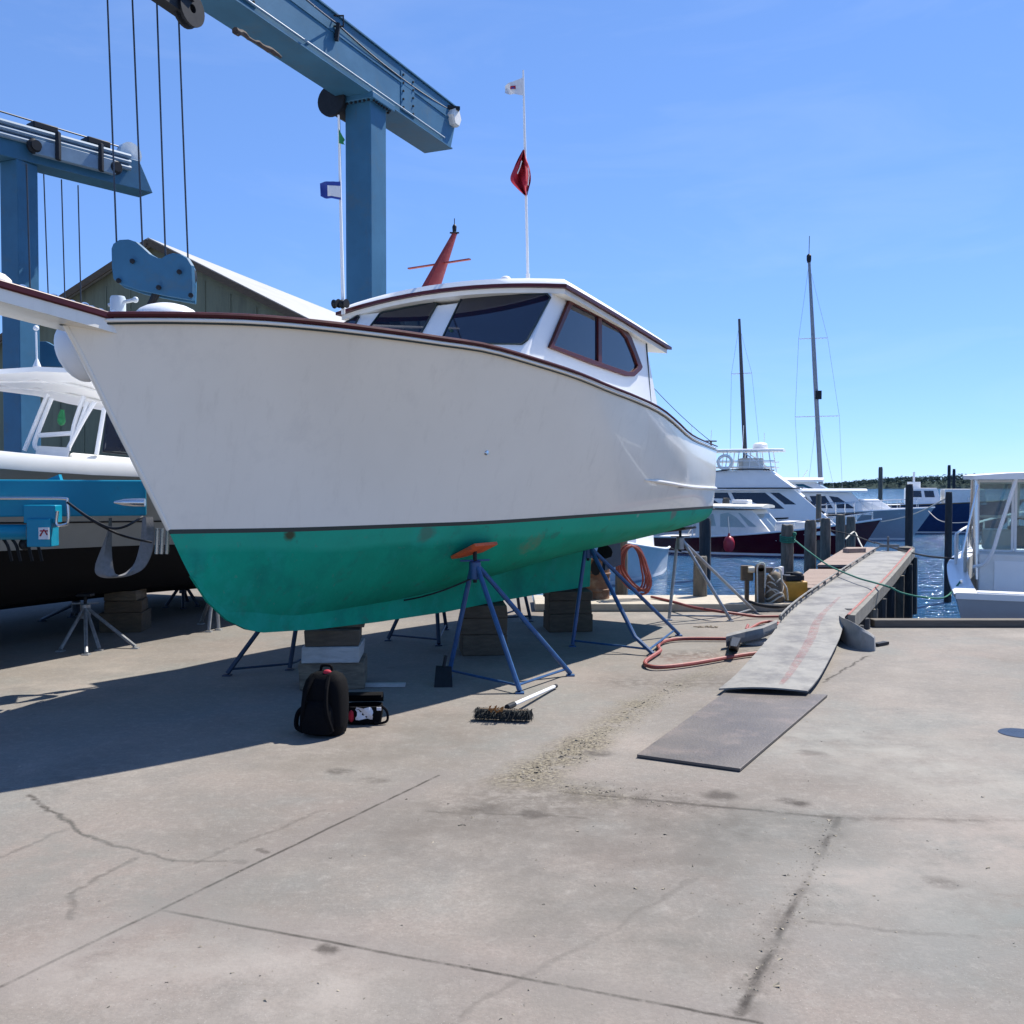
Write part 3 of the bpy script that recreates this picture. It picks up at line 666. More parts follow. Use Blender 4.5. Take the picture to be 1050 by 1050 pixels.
# front panes (traced on the raked front plane)
def tr(pl, n, pts): return [on_plane(x, y, pl, n) for x, y in pts]
def shrink(P, k):
    c = sum(P, V((0, 0, 0))) / len(P); return [c + (p - c) * k for p in P]
for nm, pts in (('windscreen', [(452, 352), (474, 306), (477.5, 303), (561, 302.5), (564.5, 306), (541, 349), (535, 353.5)]),
                ('windscreen', [(376, 341), (390, 322.5), (393, 321), (445, 310.6), (448, 313), (428, 350), (425, 353)]),
                ('windscreen', [(344, 340), (352, 333), (367, 324.5), (368.5, 326), (357, 347), (350, 350)])):
    P = tr(FR0, fn, pts)
    pane = MB().prism([p + fn * -.004 for p in P], fn * .012).build(nm, dark_glass, cabin, smooth=0)
    c = sum(P, V((0,0,0))) / len(P)
    MB().ring([c + (p - c).normalized() * ((p - c).length + .010) + fn * .001 for p in P], [c + (p - c).normalized() * ((p - c).length - .004) + fn * .001 for p in P], fn * .016).build('gasket', boot, pane, smooth=0, bevel=.003)
# fine rail over the starboard pane
P = tr(FR0, fn, [(385, 318.5), (455, 303.5)]); MB().tube([p + fn * .03 for p in P], .010, 8).build('drip_rail', offwhite, cabin)
# side window: frame, two panes, mullion
fo = [(582, 306.5), (561, 356.5), (604, 373.5), (640, 385.8), (648, 386.2), (655, 379.5), (656.5, 376.5), (651, 362), (645, 346), (639, 337.5), (616, 322)]
fi = [(584.5, 312), (565.5, 354.5), (605, 369), (641, 381.3), (646, 381.5), (650.5, 377.5), (651.5, 375), (647, 362), (640.5, 347), (634.5, 339.5), (615, 327)]
FO = tr(SP[0], sn, fo); FI = tr(SP[0], sn, fi)
frame = MB().ring([p + sn * .001 for p in FO], [p + sn * .001 for p in FI], sn * .03).build('side_window_frame', mahog, cabin, smooth=0, bevel=.005)
mu = tr(SP[0], sn, [(611, 320), (614.5, 320), (614.5, 374), (611, 374)])
MB().prism([p + sn * .002 for p in mu], sn * .026).build('mullion', mahog, frame, smooth=0)
pa = tr(SP[0], sn, [(584.5, 312), (565.5, 354.5), (605, 369), (611, 371), (611, 324.7)])
pb2 = tr(SP[0], sn, [(614.5, 372), (641, 381.3), (646, 381.5), (650.5, 377.5), (651.5, 375), (647, 362), (640.5, 347), (634.5, 339.5), (614.5, 326.7)])
for P in (pa, pb2): MB().prism([p + sn * .001 for p in P], sn * .008).build('pane', dark_glass, frame, smooth=0)
# roof: crowned top, maroon band, white eave moulding
def roof_pt(f, k_, grow=0., dz=0.):
    """f 0..1 front-aft, k -1..1 across"""
    s = lerp(1.575 - grow - .10 * (1 - k_ * k_), 4.34 + grow, f)
    w_ = (lerp(1.235, 1.03, f) + grow) * (1.0 if k_ > 0 else lerp(1.08, 1.0, f))
    return BP(s, w_ * k_, lerp(3.36, 3.15, f) + .075 * (1 - k_ * k_) - .02 * (1 - f) ** 3 + dz)
def roof_layer(z0, z1, grow, rnd_=0.):
    K = [-1 + 2 * i / 14 for i in range(15)]; Fs = [i / 12 for i in range(13)]
    m = MB(); hi = [[roof_pt(f, k_, grow - rnd_, z1) for k_ in K] for f in Fs]; lo = [[roof_pt(f, k_, grow, z0) for k_ in K] for f in Fs]
    m.grid(hi); m.grid(lo)
    def loop(g): return g[0] + [r[-1] for r in g[1:]] + g[-1][-2::-1] + [r[0] for r in g[-2:0:-1]]
    a = loop(hi); b = loop(lo); n = len(a); m.add(a + b, [(i, (i+1) % n, n + (i+1) % n, n + i) for i in range(n)])
    return m
roof = roof_layer(.028, .085, .012, .05).build('roof', white, boat, smooth=50)
roof_layer(-.002, .028, .02).build('roof_band', maroon, roof, smooth=50)
roof_layer(-.045, -.002, -.02).build('eave_moulding', offwhite, roof, smooth=50)
# vent dome on the roof
MB().ball(BP(1.7, .55, 3.495), (.055, .055, .045), 12, 8).build('roof_vent', white, roof)
# raked signal mast with crossbar
m0 = BP(1.81, -.30, 3.38); b0 = at(441, 297, 9.45); b1 = at(466, 240, 9.6)
ms = MB(); d1 = (b1 - b0)
def msec(c, w1, w2): return [c + BD * w1 * a + BN * w2 * b for a, b in ((-1,-.6),(-.6,-1),(.6,-1),(1,-.6),(1,.6),(.6,1),(-.6,1),(-1,.6))]
ms.grid([msec(b0 - d1 * .15, .115, .06), msec(b0.lerp(b1, .4), .075, .04), msec(b1, .026, .02)], True); ms.add(msec(b1, .026, .02), [tuple(range(8))])
mast = ms.build('signal_mast', mastred, boat)
cr = b0.lerp(b1, .47); MB().bar(cr - BN * .40 - V((0,0,.005)), cr + BN * .33 + V((0, 0, .0)), .035, .014).build('crossbar', mastred, mast, bevel=.003)
ml = MB(); ml.lathe(b1, [(.03, 0), (.035, .012), (.018, .02), (.022, .07), (.012, .09), (.004, .095), (.004, .15)], 10); ml.bar(b1 + V((-.045, 0, .012)), b1 + V((.045, 0, .012)), .02, .012); ml.build('masthead_light', black_steel, mast)
# whip flagstaff on the roof
w0 = at(541.3, 286, 9.9); w1 = at(536.5, 72, 9.9)
fl = MB(); fl.tube([w0 - V((0, 0, .32)), w0 + V((0, 0, .05))], .020, 8); fl.tube([w0, w0.lerp(w1, .62)], .0135, 8); fl.tube([w0.lerp(w1, .62), w1], [.0135, .008], 8); fl.build('flagstaff', white_rail, boat)
# second staff, starboard side, with roller blocks at its foot
v0 = at(352, 312, 9.69); v1 = at(347, 118, 9.69)
MB().tube([v0 - V((0, 0, .1)), v1], [.02, .009], 8).build('flagstaff', white_rail, boat)
rb_ = MB()
for x in (345, 353): rb_.lathe(at(x, 311.5, 9.62), [(.0, -.03), (.045, -.03), (.03, 0), (.045, .03), (0, .03)], 14, BN)
rb_.build('roller_block', black_steel, boat)
# stern cleat and stay
p = at(729, 457, 11.8); cl_ = MB(); cl_.cyl(p, p + V((0, 0, .06)), .012); cl_.bar(p + V((-.07, 0, .055)), p + V((.07, .02, .055)), .018, .015); cl_.build('stern_cleat', timber_dk, boat)
MB().tube(sag(BP(3.9, .95, 2.78), p + V((0, 0, .05)), .03), .004, 5).build('stay_wire', cable_m, boat)
# propeller, shaft, rudder post behind the keel
rp_ = MB(); c0 = BP(s_ke + .02, 0, .84); c1 = BP(s_ke + .30, 0, .80); rp_.cyl(c0 - BD * .2, c1, .025); rp_.ball(c1, .05, 10, 8); rp_.build('propeller_shaft', black_steel, boat)
pr_ = MB()
for a in range(3):
    th = a * 2 * PI / 3 + .5; u = BN * math.cos(th) + V((0, 0, math.sin(th))); wv = BD.cross(u)
    rows = [[c1 + u * r_ + wv * x + BD * x * .5 for x in (-h_, -.4*h_, .4*h_, h_)] for r_, h_ in ((.04, .03), (.10, .075), (.16, .085), (.21, .05), (.225, .01))]
    pr_.grid(rows); pr_.grid([[p - BD * .012 for p in r_] for r_ in rows])
pr_.build('propeller', black_steel, boat)
ru = MB(); ru.prism([BP(s_ke + .5, -.02, z_) if i_ == 0 else BP(s_ke + sx, -.02, z_) for i_, (sx, z_) in enumerate(((.5, .62), (.95, .66), (.92, 1.08), (.55, 1.06)))], BN * .04); ru.build('rudder', standdark, boat)
# round white fender tied under the starboard bow
fd = thing('round_fender', at(82, 345, 6.2), 'round white fender hanging behind the bow of the white boat', 'fender')
c = at(80, 362, 6.35); MB().ball(c, (.125, .125, .20), 20, 14, Matrix.Rotation(R(-28), 3, 'Y')).build('float', white, fd, smooth=80)
MB().tube([c + V((-.04, 0, .2)), BP(s_head + .3, -.30, z_head + .0)], .008, 6).build('lanyard', rope_wht, fd)
# flags
def flag(name, pole_top, pole_bot, fly, droop, m, label, wave=.05, nu=14, nv=8, taper=1.0, phase=0., notch=0):
    a = V(pole_top); b = V(pole_bot); rows = []
    fly = V(fly); up = V((0, 0, 1)); sidev = fly.normalized().cross(up)
    for i in range(nu + 1):
        u = i / nu; row = []
        for j in range(nv + 1):
            v = j / nv; vv = .5 + (v - .5) * lerp(1, taper, u)
            p = a.lerp(b, vv) + fly * u - up * droop * u * (1 - .3 * vv) + sidev * wave * math.sin(u * 7 + v * 1.8 + phase) * u + sidev * wave * .5 * math.sin(u * 13 + v * 4 + phase)*u
            row.append(p)
        rows.append(row)
    o = MB().grid(rows).build(name, m, None, smooth=80)
    return tag(o, label, 'flag'), rows
_, fr_ = flag('pennant', at(536.8, 79, 9.9), at(537.6, 98, 9.9), V((-.19, .03, 0)), .02, fabric_wht, 'white pennant with a small red mark at the top of the flagstaff', wave=.02, taper=.45, phase=.4)
for k_ in (-1, 1):
    MB().grid([[fr_[i][j] + V((0, -.006, 0)) for j in (3, 4, 5)] for i in (6, 7, 8, 9, 10)]).build('red_mark', redcloth, _, smooth=80)
    break
MB().grid([[fr_[i][j] + V((0, -.010, 0)) for j in (4, 5)] for i in (7, 8, 9)]).build('emblem_dot', bluecloth, _, smooth=80)
rows = []
P0 = at(536.8, 154, 9.88)
oL = [(0, 154, 154), (.15, 159, 166), (.4, 164, 178), (.6, 170, 187), (.8, 178, 194), (1, 186, 201)]
g_ = MB(); rows = []
def rx(y): # left and right outline of the hanging red flag
    return (interp([(153, 536.4), (162, 531.5), (172, 527), (185, 523.5), (192, 529), (201, 538.5)], y), interp([(153, 537.5), (162, 539.5), (172, 543), (185, 544.3), (193, 542.5), (201, 540.5)], y))
for i in range(25):
    y = 153.5 + 47 * i / 24; a, b = rx(y)
    rows.append([at(lerp(a, b, j / 12), y, 9.86 + .06 * math.sin(j * 1.0 + i * .16) + .02 * math.sin(j * 2.3 - i * .3)) for j in range(13)])
red = tag(g_.grid(rows).build('ensign', redcloth, None, smooth=80), 'red flag drooping halfway up the white flagstaff', 'flag')
MB().tube([at(535, 165, 9.8), at(533, 172, 9.8), at(530.5, 178, 9.8)], .006, 5).build('emblem', fabric_wht, red)
MB().tube([at(541.5, 172, 9.8), at(542.5, 180, 9.8), at(541.5, 190, 9.8)], .005, 5).build('emblem', fabric_wht, red)
bf, fr2 = flag('burgee', at(349.0, 186, 9.64), at(349.6, 205, 9.64), V((-.19, -.04, 0)), -.0, bluecloth, 'blue and white burgee flying from the left flagstaff', wave=.03, taper=.8, phase=1.0)
MB().grid([[fr2[i][j] + V((0, -.006, 0)) for j in (2, 3, 4, 5, 6, 7)] for i in range(0, 10)]).build('white_panel', fabric_wht, bf, smooth=80)
flag('streamer', at(347.3, 131, 9.64), at(347.6, 147, 9.64), V((.065, -.03, 0)), .10, greencloth, 'small green pennant near the top of the left flagstaff', wave=.02, taper=.3)
# ------------------------------------------------------------------ boat stands
def stand(apex, feet, m, label, pad_m, pad_n=None, pad_sz=.30, bend=None, group='tripod boat stands', legr=.021, handle=True, braces=True):
    """apex: top of the tripod; feet: ground points; pad: board under the hull"""
    apex = V(apex); feet = [V(f) for f in feet]
    base = sum(feet, V((0, 0, 0))) / len(feet)
    t = thing('boat_stand', (base.x, base.y, 0), label, 'boat stand', group)
    for i, f in enumerate(feet):
        d = (f - apex); start = apex + V((d.x, d.y, 0)).normalized() * .035 - V((0, 0, .02))
        pts = [start, f + V((0, 0, .02))]
        if bend is not None and i == bend[0]:
            mid = start.lerp(f + V((0, 0, .02)), .72); mid.z = .16; pts = [start, mid.lerp(start, .12), mid, mid.lerp(pts[1], .15), pts[1]]
        mb = MB().tube(pts, legr, 8)
        o = mb.build('leg', m, t)
        MB().box(f + V((0, 0, .006)), (.07, .07, .012)).build('foot_plate', m, o)
    if braces:
        for i in range(len(feet)):
            a = feet[i].lerp(apex, .06); b = feet[(i + 1) % len(feet)].lerp(apex, .06)
            if i < len(feet) - 1 or len(feet) > 3: MB().tube([a, b], .011, 6).build('brace', m, t)
    hub = MB().lathe(apex - V((0, 0, .12)), [(0, 0), (.05, 0), (.05, .14), (.035, .15), (0, .15)], 12).build('hub', m, t)
    n = V(pad_n).normalized() if pad_n is not None else V((0, 0, 1))
    top = apex + V((0, 0, .11))
    sc = MB().tube([apex - V((0, 0, .15)), top], .017, 8)
    sc.build('screw', black_steel, t)
    if handle: MB().tube([apex + V((-.12, -.04, .035)), apex + V((.12, .04, .035))], .009, 6).build('handle', m, t)
    a = n.cross(V((0, 0, 1))); a = a.normalized() if a.length > .05 else V((1, 0, 0)); b = n.cross(a)
    Mx = Matrix((a, b, n)).transposed()
    MB().box(top + n * .012, (pad_sz, pad_sz * .78, .028), M=Mx).build('pad', pad_m, t, bevel=.004)
    return t
def hull_n(s, l):  # rough outward-down normal of the bottom for the pads
    return (V((0, 0, 1)) * .9 - BN * math.copysign(.42, l))
fr = [gnd(460, 694), gnd(533, 711), gnd(585, 693)]
ap = at(487, 579, 8.22)
t1 = stand(ap, fr, standblue, 'blue tripod stand with orange pad under the near side of the white boat', orange, -BN * .42 + V((0, 0, .9)), .34)
# chain across to the far-side stand
ap2 = at(603, 560, 10.15)
stand(ap2, [gnd(587, 663), gnd(670, 673), gnd(696, 652)], standblue, 'blue tripod stand with dark board, second along the near side of the white boat', padwood, -BN * .30 + V((0, 0, .95)), .36, bend=(1,))
ap3 = at(697.5, 553, 12.0)
stand(ap3, [gnd(686, 636), gnd(749, 637), gnd(775, 629)], standgrey, 'rusty grey stand under the stern corner of the white boat', padwood, -BN * .16 + V((0, 0, .98)), .36, legr=.02)
stand(BP(.7, -.92, .93), [gnd(233, 693), gnd(297, 687), V((-1.75, 9.75, 0))], standdark, 'dark blue stand left of the front keel blocks under the far side of the bow', padwood, BN * .42 + V((0, 0, .9)), .3)
stand(BP(2.7, -1.0, 1.0), [gnd(398, 657), gnd(450, 662), V((-.75, 11.2, 0))], standdark, 'dark blue stand behind the middle of the white boat', padwood, BN * .42 + V((0, 0, .9)), .3)
stand(BP(4.3, -1.05, 1.08), [gnd(544, 637), gnd(502, 640), V((.1, 12.6, 0))], standdark, 'dark stand seen between the two rear keel blocks', padwood, BN * .3 + V((0, 0, .9)), .3)
MB_ = MB().tube(sag(ap - V((0, 0, .1)), BP(.7, -.92, .70), .16, 20), .008, 6)
tag(MB_.build('safety_chain', cable_m), 'thin dark chain stretched under the keel between two stands', 'chain')
# stands under the neighbouring boat
stand(at(87.5, 622, 10.2), [gnd(88.5, 671.5), gnd(102, 667), gnd(139, 665), gnd(62, 668)], standgrey, 'silver and blue stand under the black bottom of the left boat', black_steel, (0, 0, 1), .15, group='stands under the left boat', legr=.018, braces=False)
stand(at(78, 618, 11.6), [gnd(43, 637), gnd(73, 633), gnd(83, 630)], standdark, 'dark stand behind the silver stand under the left boat', padwood, (0, 0, 1), .24, group='stands under the left boat', braces=False)
stand(at(187.5, 599, 13.3), [gnd(170, 623), gnd(188, 624), gnd(203, 622), gnd(192, 617)], standdark, 'dark four legged stand on the sunlit concrete just left of the white bow', padwood, (0, 0, 1), .26, group='stands under the left boat', braces=False)
stand(at(219, 606, 11.2), [gnd(214, 648), gnd(224, 646), gnd(206, 640)], standgrey, 'pale stand legs half hidden by the teal forefoot of the white boat', padwood, (0, 0, 1), .26, group='stands under the left boat', braces=False)
# ------------------------------------------------------------------ keel blocks
yaw = math.atan2(BD.y, BD.x)
def block(c, sz, m, label, group, rz=0.):
    b = MB(); b.box((0, 0, 0), sz)
    # worn ends: nudge corners
    rn = random.Random(hash(label) & 255)
    b.v = [V((p.x + rn.uniform(-.008, .008), p.y + rn.uniform(-.008, .008), p.z)) for p in b.v]
    o = b.build('keel_block', m, None, smooth=30, bevel=.008); o.location = c; o.rotation_euler = (0, 0, rz)
    return tag(o, label, 'timber block', group)
def stack(px, Y, layers, tagname, grp, rz):
    X = at(px, 600, Y).x; z = 0
    for i, (w_, d_, h_, m, lab, dr) in enumerate(layers):
        block((X, Y, z + h_ / 2 + .001), (w_, d_, h_), m, lab, grp, rz + dr); z += h_ + .002
r0 = .0
stack(342, 8.13, [(.52, .46, .215, timber, 'brown timber at the bottom of the front keel block stack behind the rucksack', .02), (.46, .5, .13, timber_lt, 'pale grey timber in the middle of the front keel block stack', -.03), (.44, .44, .13, timber_dk, 'dark timber near the top of the front keel block stack', .03), (.50, .2, .028, timber, 'thin plank wedged on top of the front keel block stack', .06)], 'a', 'front keel blocks', .08)
g2 = 'middle keel blocks'; g3 = 'rear keel blocks'
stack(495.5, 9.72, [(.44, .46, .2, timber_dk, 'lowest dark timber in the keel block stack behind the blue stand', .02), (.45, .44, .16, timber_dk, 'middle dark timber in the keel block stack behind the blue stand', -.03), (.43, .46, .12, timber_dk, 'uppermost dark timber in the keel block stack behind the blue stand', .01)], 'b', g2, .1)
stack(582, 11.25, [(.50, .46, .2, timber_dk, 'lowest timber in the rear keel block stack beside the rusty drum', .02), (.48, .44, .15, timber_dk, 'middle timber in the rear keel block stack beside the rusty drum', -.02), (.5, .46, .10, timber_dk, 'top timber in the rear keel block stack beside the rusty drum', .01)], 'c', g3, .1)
g4 = 'keel blocks under the left boat'
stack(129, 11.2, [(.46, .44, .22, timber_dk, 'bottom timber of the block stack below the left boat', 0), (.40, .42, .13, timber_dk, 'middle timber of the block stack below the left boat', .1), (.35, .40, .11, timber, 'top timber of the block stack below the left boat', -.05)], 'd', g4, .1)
# loose plank
p = gnd(383, 704); o = MB().box((0, 0, .014), (.52, .07, .026)).build('plank', timber_lt, None, bevel=.003); o.location = p; o.rotation_euler = (0, 0, .03); tag(o, 'short grey plank lying in the shade beside the front blocks', 'plank')
# ------------------------------------------------------------------ rucksack
def rucksack(c, rz):
    t = thing('rucksack', c, 'black rucksack standing in the shade in front of the keel blocks', 'rucksack', None, 0)
    Mz = Matrix.Rotation(rz, 3, 'Z')
    def W(x, y, z): return V(c) + Mz @ V((x, y, z))
    rows = []
    for z, wx, wy, dx in ((.0, .10, .07, 0), (.012, .135, .095, 0), (.08, .148, .11, 0), (.2, .148, .112, .004), (.3, .142, .105, .008), (.36, .128, .09, .012), (.40, .10, .065, .016), (.418, .06, .035, .018), (.422, .01, .01, .018)):
        rows.append([W(dx + wx * math.copysign(abs(math.cos(a)) ** .55, math.cos(a)), wy * math.copysign(abs(math.sin(a)) ** .55, math.sin(a)), z) for a in [2*PI*k/24 for k in range(24)]])
    MB().grid(rows, True).build('main_bag', fabric_blk, t, smooth=60)
    rows = []
    for z, wx, wy in ((.02, .06, .02), (.03, .10, .045), (.10, .112, .055), (.19, .105, .048), (.235, .08, .025), (.24, .01, .005)):
        rows.append([W(wx * math.copysign(abs(math.cos(a)) ** .55, math.cos(a)), -.105 + wy * math.copysign(abs(math.sin(a)) ** .6, math.sin(a)), z) for a in [2*PI*k/20 for k in range(20)]])
    MB().grid(rows, True).build('front_pocket', fabric_blk, t, smooth=60)
    for sx in (-1, 1):
        MB().tube(smooth_path([W(sx*.05 + .01, -.06, .40), W(sx*.07, -.125, .30), W(sx*.085, -.15, .18), W(sx*.11, -.12, .05)]), .014, 6).build('compression_strap', fabric_blk, t)
    MB().tube(smooth_path([W(-.13, .02, .18), W(-.19, .0, .13), W(-.20, -.01, .04), W(-.15, -.02, .015), W(-.10, -.03, .02)]), .016, 8).build('shoulder_strap', fabric_blk, t)
    MB().tube(smooth_path([W(-.03, .01, .41), W(-.02, .01, .45), W(.04, .01, .45), W(.05, .01, .41)]), .010, 8).build('grab_handle', fabric_blk, t)
    MB().ball(W(.035, -.03, .412), (.03, .02, .022), 10, 8).build('red_tag', redcloth, t)
    return t
rucksack(gnd(333, 752) , -.25)
def camera_bag(c, rz):
    t = thing('shoulder_bag', c, 'small open black shoulder bag with white cloth inside beside the rucksack', 'bag')
    Mz = Matrix.Rotation(rz, 3, 'Z')
    def W(x, y, z): return V(c) + Mz @ V((x, y, z))
    rows = []
    for z, wx, wy in ((0, .08, .05), (.008, .115, .075), (.06, .125, .08), (.125, .125, .08), (.13, .117, .072), (.07, .115, .07)):
        rows.append([W(wx * math.copysign(abs(math.cos(a)) ** .4, math.cos(a)), wy * math.copysign(abs(math.sin(a)) ** .4, math.sin(a)), z) for a in [2*PI*k/24 for k in range(24)]])
    m = MB().grid(rows, True); m.add(rows[-1], [tuple(range(24))]); m.build('body', fabric_blk, t, smooth=50)
    r2 = [[W(x, .085 + y, .13 + z) for x in (-.125, -.06, 0, .06, .125)] for y, z in ((-.005, 0), (0, .035), (-.03, .06), (-.07, .062), (-.1, .05))]
    MB().grid(r2).grid([[p + V((0, 0, .014)) for p in r] for r in r2]).build('lid', fabric_blk, t, smooth=60)
    rn = random.Random(4); rows = [[W(-.05 + .022*i + rn.uniform(-.008,.008), -.088 - .012*math.sin(i*1.3+j) , .045 + .016*j + rn.uniform(-.006,.006)) for i in range(6)] for j in range(6)]
    MB().grid(rows).build('white_cloth', fabric_wht, t, smooth=80)
    MB().ball(W(-.085, -.08, .065), (.02, .016, .042), 10, 8).build('red_pouch', redcloth, t)
    MB().tube(smooth_path([W(.11, -.04, .13), W(.155, -.05, .09), W(.16, -.06, .03), W(.12, -.07, .012), W(.07, -.09, .02)]), .009, 6).build('strap', fabric_blk, t)
    MB().box(W(.105, -.088, .115), (.03, .006, .022)).build('buckle', fabric_wht, t)
    return t
camera_bag(gnd(374, 741), .06)
# ------------------------------------------------------------------ broom
bt = thing('broom', gnd(516, 742), 'push broom with dark bristles and white handle lying on the concrete', 'broom')
c0 = gnd(489, 738); c1 = gnd(544, 740); ax = (c1 - c0).normalized(); nn = V((-ax.y, ax.x, 0))
MB().bar(c0.lerp(c1, .04) + V((0, 0, .07)) + nn*.01, c1.lerp(c0, .04) + V((0, 0, .066)) + nn*.01, .04, .024).build('head', timber_dk, bt, bevel=.006)
br = MB(); rn = random.Random(5)
for i in range(1500):
    u = rn.uniform(-.02, 1.02); a = c0.lerp(c1, u) + nn * rn.uniform(-.035, .045) + V((0, 0, rn.uniform(.03, .084)))
    d_ = V((0, 0, -1)) * rn.uniform(-.012, .07) + nn * rn.uniform(-.06, .03) + ax * rn.uniform(-.03, .03)
    e = a + d_; e.z = max(.002, e.z); w_ = ax * .0035; br.add([a - w_, a + w_, e], [(0, 1, 2)])
br.bar(c0 + V((0, 0, .045)), c1 + V((0, 0, .045)), .05, .06)
br.build('bristles', mat('bristle_black', (.02, .022, .02), .95, var=.5, scale=40), bt, smooth=0)
h0 = gnd(524, 735) + V((0, 0, .08)); h1 = gnd(569, 707) + V((0, 0, .025))
MB().tube([h0 - (h1-h0)*.05, h1], .0145, 10).build('handle', white_rail, bt)
MB().tube([h1 - (h1-h0)*.02, h1 + (h1-h0)*.03], .017, 10).build('end_grip', black_steel, bt)
MB().tube([h0 - (h1-h0)*.08, h0 + (h1-h0)*.06], .021, 10).build('socket', black_steel, bt)
lf = MB(); rn = random.Random(8); p = gnd(507, 741) + V((0, 0, .085))
for i in range(26):
    q_ = p + V((rn.uniform(-.05, .05), rn.uniform(-.02, .02), rn.uniform(-.01, .03))); lf.add([q_, q_ + V((.02, .0, .012)), q_ + V((.006, .01, -.014))], [(0, 1, 2)])
tag(lf.build('dead_leaves', mat('dry_leaf', (.30, .14, .04), .9, var=.4, scale=30), smooth=0), 'pinch of dry brown leaves caught on the broom head', 'leaves', kind='stuff')
# ------------------------------------------------------------------ dustpan / steel shoe leaning on the front stand's left leg
dp = thing('dustpan', gnd(455, 711), 'dark square dustpan standing against the left leg of the blue stand with orange pad', 'dustpan')
q = [at(444.5, 711, 7.95), at(464, 712, 7.95), at(463, 684, 8.15), at(447, 683, 8.15)]
bk = (V((0, .1, .0)))
m = MB(); m.prism(q, (0, .012, .004)); m.build('pan', black_steel, dp, smooth=0, bevel=.004)
m = MB(); m.prism([q[0], q[0] + V((0, .07, 0)), q[3] + V((0, .015, 0)), q[3]], (.008, 0, 0)); m.prism([q[1], q[1] + V((0, .07, 0)), q[2] + V((0, .015, 0)), q[2]], (-.008, 0, 0)); m.build('side_lip', black_steel, dp, smooth=0)
MB().tube([q[3].lerp(q[2], .5), q[3].lerp(q[2], .55) + V((.01, .02, .09))], .014, 8).build('handle', black_steel, dp)
# ------------------------------------------------------------------ loose steel plate
z = .022
P = [gnd(x, y, z) for x, y in ((653, 773.5), (759, 788), (848.5, 712), (744, 709))]
pl = MB().prism([V((p.x, p.y, .004)) for p in P], (0, 0, .018)).build('steel_plate', steel_plate, None, smooth=0, bevel=.003); tag(pl, 'flat brown steel plate lying on the concrete at the foot of the gangway', 'plate')
# manhole at the right edge
mh = gnd(1046, 752); tag(MB().lathe(mh, [(.0, .004), (.13, .004), (.135, .0)], 28).build('drain_cover', mat('wet_iron', (.055, .065, .085), .25, metal=.5, var=.2), smooth=30), 'round dark drain cover set in the concrete at the right edge', 'drain cover')
# ------------------------------------------------------------------ travelling boat hoist
liftmid = mat('faded_lift_paint', (.16, .25, .34), .5, var=.15, scale=4)
LD = V((.40, .917, 0)).normalized(); LN = V((LD.y, -LD.x, 0))
post1 = at(375, 300, 15.5); post1.z = 0
lift = thing('boat_hoist', (post1.x, post1.y, 0), 'tall blue travelling boat hoist with beams, cables and hook blocks over the left boats', 'boat hoist')
def obox(c0, c1, w_, h_):   # oriented box along c0-c1, width w, height h (c = axis)
    return MB().bar(c0, c1, w_, h_)
# right-hand post
p1t = at(375, 104, 15.5)
PB = MB(); ww = .46
PB.bar(V((p1t.x, p1t.y, 0)), V((p1t.x, p1t.y, p1t.z - .05)), ww, ww, up=LD)
post = PB.build('post', liftblue, lift, smooth=0, bevel=.015)
MB().bar(V((p1t.x, p1t.y, p1t.z - .10)), V((p1t.x, p1t.y, p1t.z - .0)), ww + .2, ww + .2, up=LD).build('flange', liftblue, post, bevel=.01)
bt_ = MB()
for sx in (-1, 1):
    for k in range(7):
        for a, b in ((sx * (ww/2 + .06), -ww/2 + ww * k / 6), (-ww/2 + ww * k / 6, sx * (ww/2 + .06))):
            c = V((p1t.x, p1t.y, p1t.z - .125)) + LD * a + LN * b; bt_.cyl(c, c + V((0, 0, .03)), .022, 6)
bt_.build('flange_bolts', black_steel, post)
# right-hand top beam: box section with web and a ledge line
bh = .78; bw = .46
zc = p1t.z + bh / 2
e_far = V((p1t.x, p1t.y, zc)) + LD * 2.75
# bolted splice plates and stiffeners
e_near = V((p1t.x, p1t.y, zc)) - LD * 15
b = MB().bar(e_near, e_far - LD * .0, bw, bh); 
# cut the far end on a slope: move lower far corners back
far = sorted(range(8), key=lambda i: -b.v[i].dot(LD))[:4]
for i in far:
    if b.v[i].z < zc: b.v[i] -= LD * .30
beam = b.build('top_beam', liftblue, lift, smooth=0, bevel=.012)
m = MB()
m.bar(e_near + LN * (bw/2 + .008) + V((0, 0, .13)), e_far + LN * (bw/2 + .008) + V((0, 0, .13)), .014, .03)
m.build('weld_seam', liftblue, beam, smooth=0)
MB().bar(e_near + V((0, 0, bh/2 + .012)), e_far + V((0, 0, bh/2 + .012)), bw + .06, .022).build('cap_flange', liftblue, beam, smooth=0)
MB().bar(e_near - V((0, 0, bh/2 + .012)), e_far - LD * .33 - V((0, 0, bh/2 + .012)), bw + .10, .022).build('lower_flange', liftblue, beam, smooth=0)
for k in (-3.2, .9):
    c = V((p1t.x, p1t.y, zc)) + LD * k; sp_ = MB().bar(c + LN * (bw/2 + .006) - LD * .22, c + LN * (bw/2 + .006) + LD * .22, .012, bh * .8).build('splice_plate', liftblue, beam, smooth=0, bevel=.003); m = MB()
    for i in range(5):
        for d_ in (-.16, .16): q_ = c + LN * (bw/2 + .01) + LD * d_ + V((0, 0, -.26 + i * .13)); m.cyl(q_, q_ + LN * .022, .018, 6)
    m.build('splice_bolts', black_steel, sp_)
m = MB(); m.tube([e_near + LN * (bw/2 + .03) + V((0, 0, -.30)), e_far - LD * .6 + LN * (bw/2 + .03) + V((0, 0, -.30))], .016, 6); m.build('conduit', liftmid, beam)
